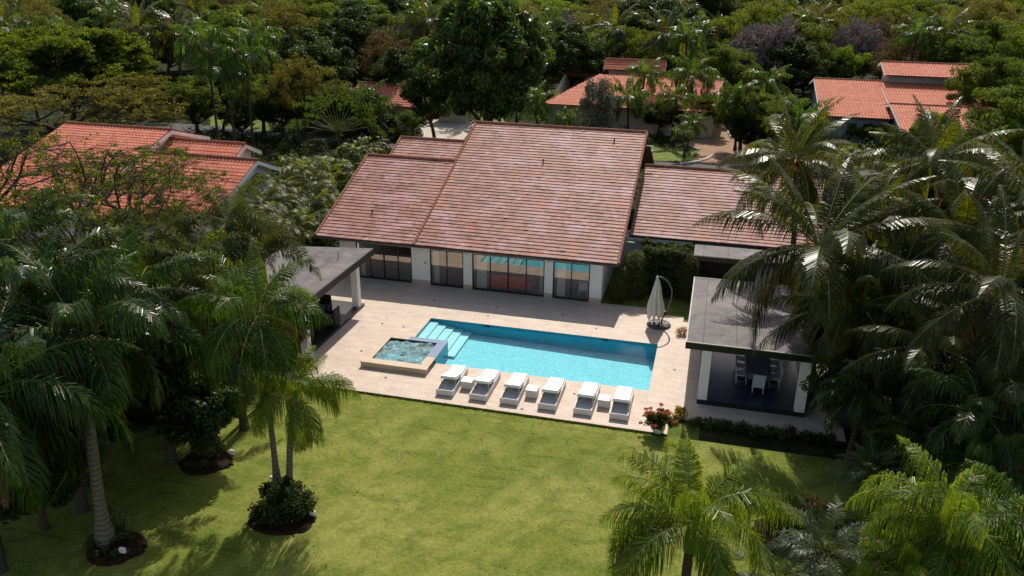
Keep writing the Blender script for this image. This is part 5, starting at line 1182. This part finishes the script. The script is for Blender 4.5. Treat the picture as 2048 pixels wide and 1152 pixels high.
for k, (kd, x, y, z, sc_, lab) in enumerate([('dark', 240, 810, 1.9, .42, 'dark bush under the left grove at the lawn edge'), ('dark', 300, 770, 2.3, .45, 'dark bush deep under the left grove'), ('dark', 110, 870, 2., .4, 'dark bush left of the thick ringed trunk'), ('dark', 190, 745, 2.8, .5, 'dark tree in shadow behind the ringed trunk palm'), ('mid', 30, 840, 2.4, .5, 'shaded bush at the left edge of the lawn'), ('dark', 370, 705, 2.4, .42, 'dark bush behind the small dense tree'), ('dark', 450, 690, 2., .4, 'dark bush left of the lounge pavilion front'), ('dark', 560, 660, 1.8, .32, 'dark bush against the front of the lounge pavilion'),
  ('dark', 1800, 780, 3., .6, 'dark tree in the deep shade of the right grove'), ('dark', 1930, 720, 3.4, .6, 'dark tree above the areca clumps'), ('dark', 1780, 690, 3.2, .55, 'dark tree near the dining pavilion side'), ('dark', 2030, 800, 3., .6, 'dark tree at the right edge above the areca clumps'), ('mid', 1860, 980, 1.5, .42, 'dark bush between the pygmy date and the glossy palm'), ('mid', 1980, 1030, 1.6, .45, 'dark bush at the bottom right edge'), ('mid', 1740, 1070, .9, .28, 'low bush between the two spiky palms'), ('dark', 1850, 430, 5., .75, 'dark tree between two coconut crowns'), ('dark', 1960, 380, 5., .75, 'dark tree behind the coconut palms at the right')]):
    tree(kd, (x, y), z, lab, sc=sc_)
# twisted trunk
m = MB(); pts = [at(825, 300, .0), at(815, 270, 1.3), at(800, 245, 2.2), at(785, 215, 3.6), at(792, 190, 4.6)]
Pb = pts[0].copy(); Pb[2] = 0; o = thing('twisted_tree', Pb, 'dark twisted leaning trunk beside the cobbled drive', 'tree'); pp = [x-Pb+np.array([0, 0, 0]) for x in pts]
for i, x in enumerate(pp): x[1] = -.3*i
mm = MB().tube(pp, [.3, .25, .2, .16, .1], 8); mm.build('trunk', M['barkbrown'], o)
q = Quads(); rng = np.random.default_rng(9); leafcloud(q, pp[-1]+rng.normal(0, .8, (14, 3)), .6, 70, .28); link('crown', q.mesh('crown', [M['dkleaf']]), o)
# middle distance palms
G = 'palms in the gardens behind the villa'
for i, (sp, x, y, z, s, lab) in enumerate([
 ('far', 1005, 185, 4.6, 1.05, 'feathery palm rising over the left end of the villa ridge'), ('far', 965, 205, 3.8, .9, 'feathery palm behind the upper left corner of the villa roof'), ('far', 1075, 200, 4.0, .95, 'feathery palm behind the middle of the villa ridge'), ('far', 1040, 165, 5., .9, 'feathery palm half hidden under the huge dark tree'),
 ('far', 1255, 195, 4.4, 1.15, 'broad palm right of the grey shrub'), ('far', 1290, 150, 6.2, 1.0, 'tall palm in front of the raised roof lantern'), ('far', 1385, 150, 6.4, 1.25, 'tall bushy palm left of the brick driveway'), ('far', 1352, 195, 4.8, .9, 'palm between the lantern roof and the brick driveway'),
 ('far', 1385, 245, 3.0, .62, 'small trunked palm on the lawn island behind the right wing'), ('far', 1365, 265, 2.6, .5, 'smaller palm on the lawn island behind the right wing'), ('far', 1475, 200, 5.4, 1.15, 'palm rising from the planted island'), ('far', 1535, 165, 6., 1.1, 'palm beyond the planted island'),
 ('farcoco', 1395, 75, 8.5, 1., 'coconut palm above the bushy driveway palm'), ('farcoco', 1440, 60, 8.5, 1., 'coconut palm left of the bare grey tree'), ('farcoco', 1665, 30, 9., 1.05, 'tall coconut palm breaking the skyline beside the bare tree'), ('farcoco', 1780, 62, 8.8, 1., 'slim coconut palm rising behind the raised ridge roof'),
 ('farcoco', 1990, 30, 9.5, 1.1, 'coconut palm in the top right corner'), ('far', 1870, 85, 5.5, 1.1, 'palm behind the raised ridge roof'), ('far', 1930, 95, 5.5, 1.1, 'palm at the right end of the raised ridge roof'), ('far', 1820, 80, 5.5, 1., 'palm behind the middle of the raised ridge roof'),
 ('far', 412, 85, 10.6, 1.3, 'dark royal palm nearest the big yellow green tree'), ('far', 492, 112, 9.4, 1.25, 'dark royal palm right of its taller twin'), ('far', 452, 140, 8.2, 1.0, 'dark royal palm lowest of the roadside group'), ('far', 735, 195, 5., .9, 'silvery palm between the traveller palm and the glimpsed house'), ('far', 765, 215, 4., .7, 'small silvery palm by the twisted trunk'),
 ('far', 1600, 240, 5., 1.1, 'palm left of the shuttered house'), ('far', 1950, 300, 5.5, 1., 'palm behind the bright hanging coconut fronds'), ('far', 1130, 235, 2.4, .6, 'low palm peeping over the villa ridge')]):
    palm(sp, (x, y), z, lab, sc=s, v=i % 3, r0=.17, group=G, trunkmat='barkgrey')
fp_ = np.random.default_rng(12)
for k in range(26):
    x_, y_ = fp_.uniform(0, 2048), fp_.uniform(12, 75); sp_ = 'farcoco' if k % 2 else 'far'; cp = at(x_, y_, 10.)
    palm(sp_, (x_, y_), 10., 'tall palm standing above the wood beyond the gardens', sc=1.25, v=k % 3, r0=.18, group='tall palms in the wood beyond the gardens')
# ------------------------------------------------------------------ forest beyond
PL = [(o_.location.x, o_.location.y) for o_ in bpy.data.objects if o_.parent is None and o_.get('category') == 'tree']
occ = [(-24, 12, 96, 118), (5, 60, 84, 122), (-60, -26, 92, 116)]
fr_ = np.random.default_rng(99); placed = []; cnt = 0
kinds = ['dark', 'mid', 'mid2', 'mid', 'olive', 'russet', 'umb', 'mid', 'dark', 'dark', 'bare', 'olive', 'yel']
LAB = {'dark': 'dark green tree in the wood beyond the gardens', 'mid': 'mid green tree in the wood beyond the gardens', 'mid2': 'bright green tree in the wood beyond the gardens', 'yel': 'yellow green tree in the wood beyond the gardens', 'olive': 'olive brown tree in the wood beyond the gardens', 'russet': 'russet tree in the wood beyond the gardens', 'umb': 'flat topped tree in the wood beyond the gardens', 'bare': 'leafless grey tree in the wood beyond the gardens'}
far_pts = []
for k in range(9000):
    Y = fr_.uniform(112, 420); x = fr_.uniform(-1.1, .5)*Y
    if any(a-6 < x < b_+6 and c-8 < Y < d_+4 for a, b_, c, d_ in occ): continue
    if any((x-a)**2+(Y-b_)**2 < 36 or (abs(x-a*Y/max(b_, 1)) < 5 and 0 < b_-Y < 9) for a, b_ in PL): continue
    sp_ = 8.6 if Y < 190 else 11.5
    if any((x-a)**2+(Y-b_)**2 < sp_*sp_ for a, b_ in placed): continue
    placed.append((x, Y))
placed.sort(key=lambda p: p[1]); near = placed[:290]; far_pts = placed[290:]
for (x, Y) in near:
    kd = kinds[fr_.integers(0, len(kinds))]; mt, mc = treekind(kd); s = fr_.uniform(1.05, 1.65); sz = s*fr_.uniform(.8, 1.0)*.92
    o = thing('bare_tree' if kd == 'bare' else 'broadleaf_tree', (x, Y, 0), LAB[kd], 'tree', LAB[kd].replace(' tree in', ' trees in'), fr_.uniform(0, 6.28))
    link('trunk' if mc else 'branches', mt, o, sc=(s, s, sz))
    if mc: link('crown', mc, o, sc=(s, s, sz))
# distant wood: one mass
def distant():
    global rng; rng = np.random.default_rng(5); mats = ['dkleaf', 'midleaf', 'brightleaf', 'yelleaf', 'olive']; q = Quads()
    for (x, Y) in far_pts:
        if Y > 420: continue
        h = rng.uniform(7.5, 12.5); r = rng.uniform(5, 8); n = 34; d = nrmz(rng.normal(0, 1, (n, 3))); d[:, 2] = np.abs(d[:, 2])*.9-.15
        C = np.array([x, Y, h-r*.5])+d*r*np.array([1, 1, .75]); leafcloud(q, C, 1.6, 30, .85, .7, .6, .4, tbase=np.full(n, rng.uniform(.3, .7)), mi=int(rng.integers(0, 5)))
    o = link('distant_wood', q.mesh('distant_wood', [M[k] for k in mats])); tag(o, 'distant green wood reaching to the top of the picture', 'wood', kind='stuff')
distant()
def inpoly(x, y, P_):
    c = False; j = len(P_)-1
    for i in range(len(P_)):
        if (P_[i][1] > y) != (P_[j][1] > y) and x < (P_[j][0]-P_[i][0])*(y-P_[i][1])/(P_[j][1]-P_[i][1])+P_[i][0]: c = not c
        j = i
    return c
def lawn_litter():
    global rng; rng = np.random.default_rng(71); q = Quads(); n = 2600
    x = rng.uniform(-24, 8, n); y = rng.uniform(15, 30.3, n); C = np.stack([x, y, np.full(n, -.018)], 1); leafcloud(q, C, .03, 1, .07, .15, .5, .5, droop=0.)
    o = link('leaf_litter', q.mesh('leaf_litter', [M['dead']])); tag(o, 'scattered dry leaves lying on the lawn', 'leaf litter', kind='stuff')
    q = Quads(); n = 2400; x = np.concatenate([rng.uniform(-24.5, -.72, n), rng.uniform(-.72, 6.6, 700)]); y = np.concatenate([np.full(n, 30.47)+rng.normal(0, .03, n), np.full(700, 31.86)+rng.normal(0, .03, 700)])
    C = np.stack([x, y, np.full(len(x), .0)], 1); leafcloud(q, C, .05, 5, .10, .8, .25, .5, droop=0.)
    o = link('grass_edge', q.mesh('grass_edge', [M['midleaf']])); tag(o, 'longer grass blades along the paving edge', 'grass', kind='stuff')
lawn_litter()
# undergrowth
def undergrowth():
    global rng; rng = np.random.default_rng(15); q = Quads(); C = []
    bad = [(-24.8, 8.6, 6, 56), (-32, -24, 76, 100), (-6, 14, 60, 96)]
    while len(C) < 5200:
        u = rng.uniform(); Y = 14+110*u**1.3; x = rng.uniform(-.95, .45)*Y+rng.uniform(-10, 10)
        if any(a < x < b_ and c < Y < d for a, b_, c, d in bad) and not (8.0 < x): continue
        if -26.8 < x < 9.2 and Y < 31: continue
        if any(inpoly(x, Y, P_) for P_ in STRIPS): continue
        C.append([x, Y, rng.uniform(.1, .9)])
    for x in range(0): pass
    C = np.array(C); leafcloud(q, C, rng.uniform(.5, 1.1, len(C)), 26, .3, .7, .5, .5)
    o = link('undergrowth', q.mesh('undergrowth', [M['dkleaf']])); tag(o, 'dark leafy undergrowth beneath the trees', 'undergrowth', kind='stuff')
undergrowth()
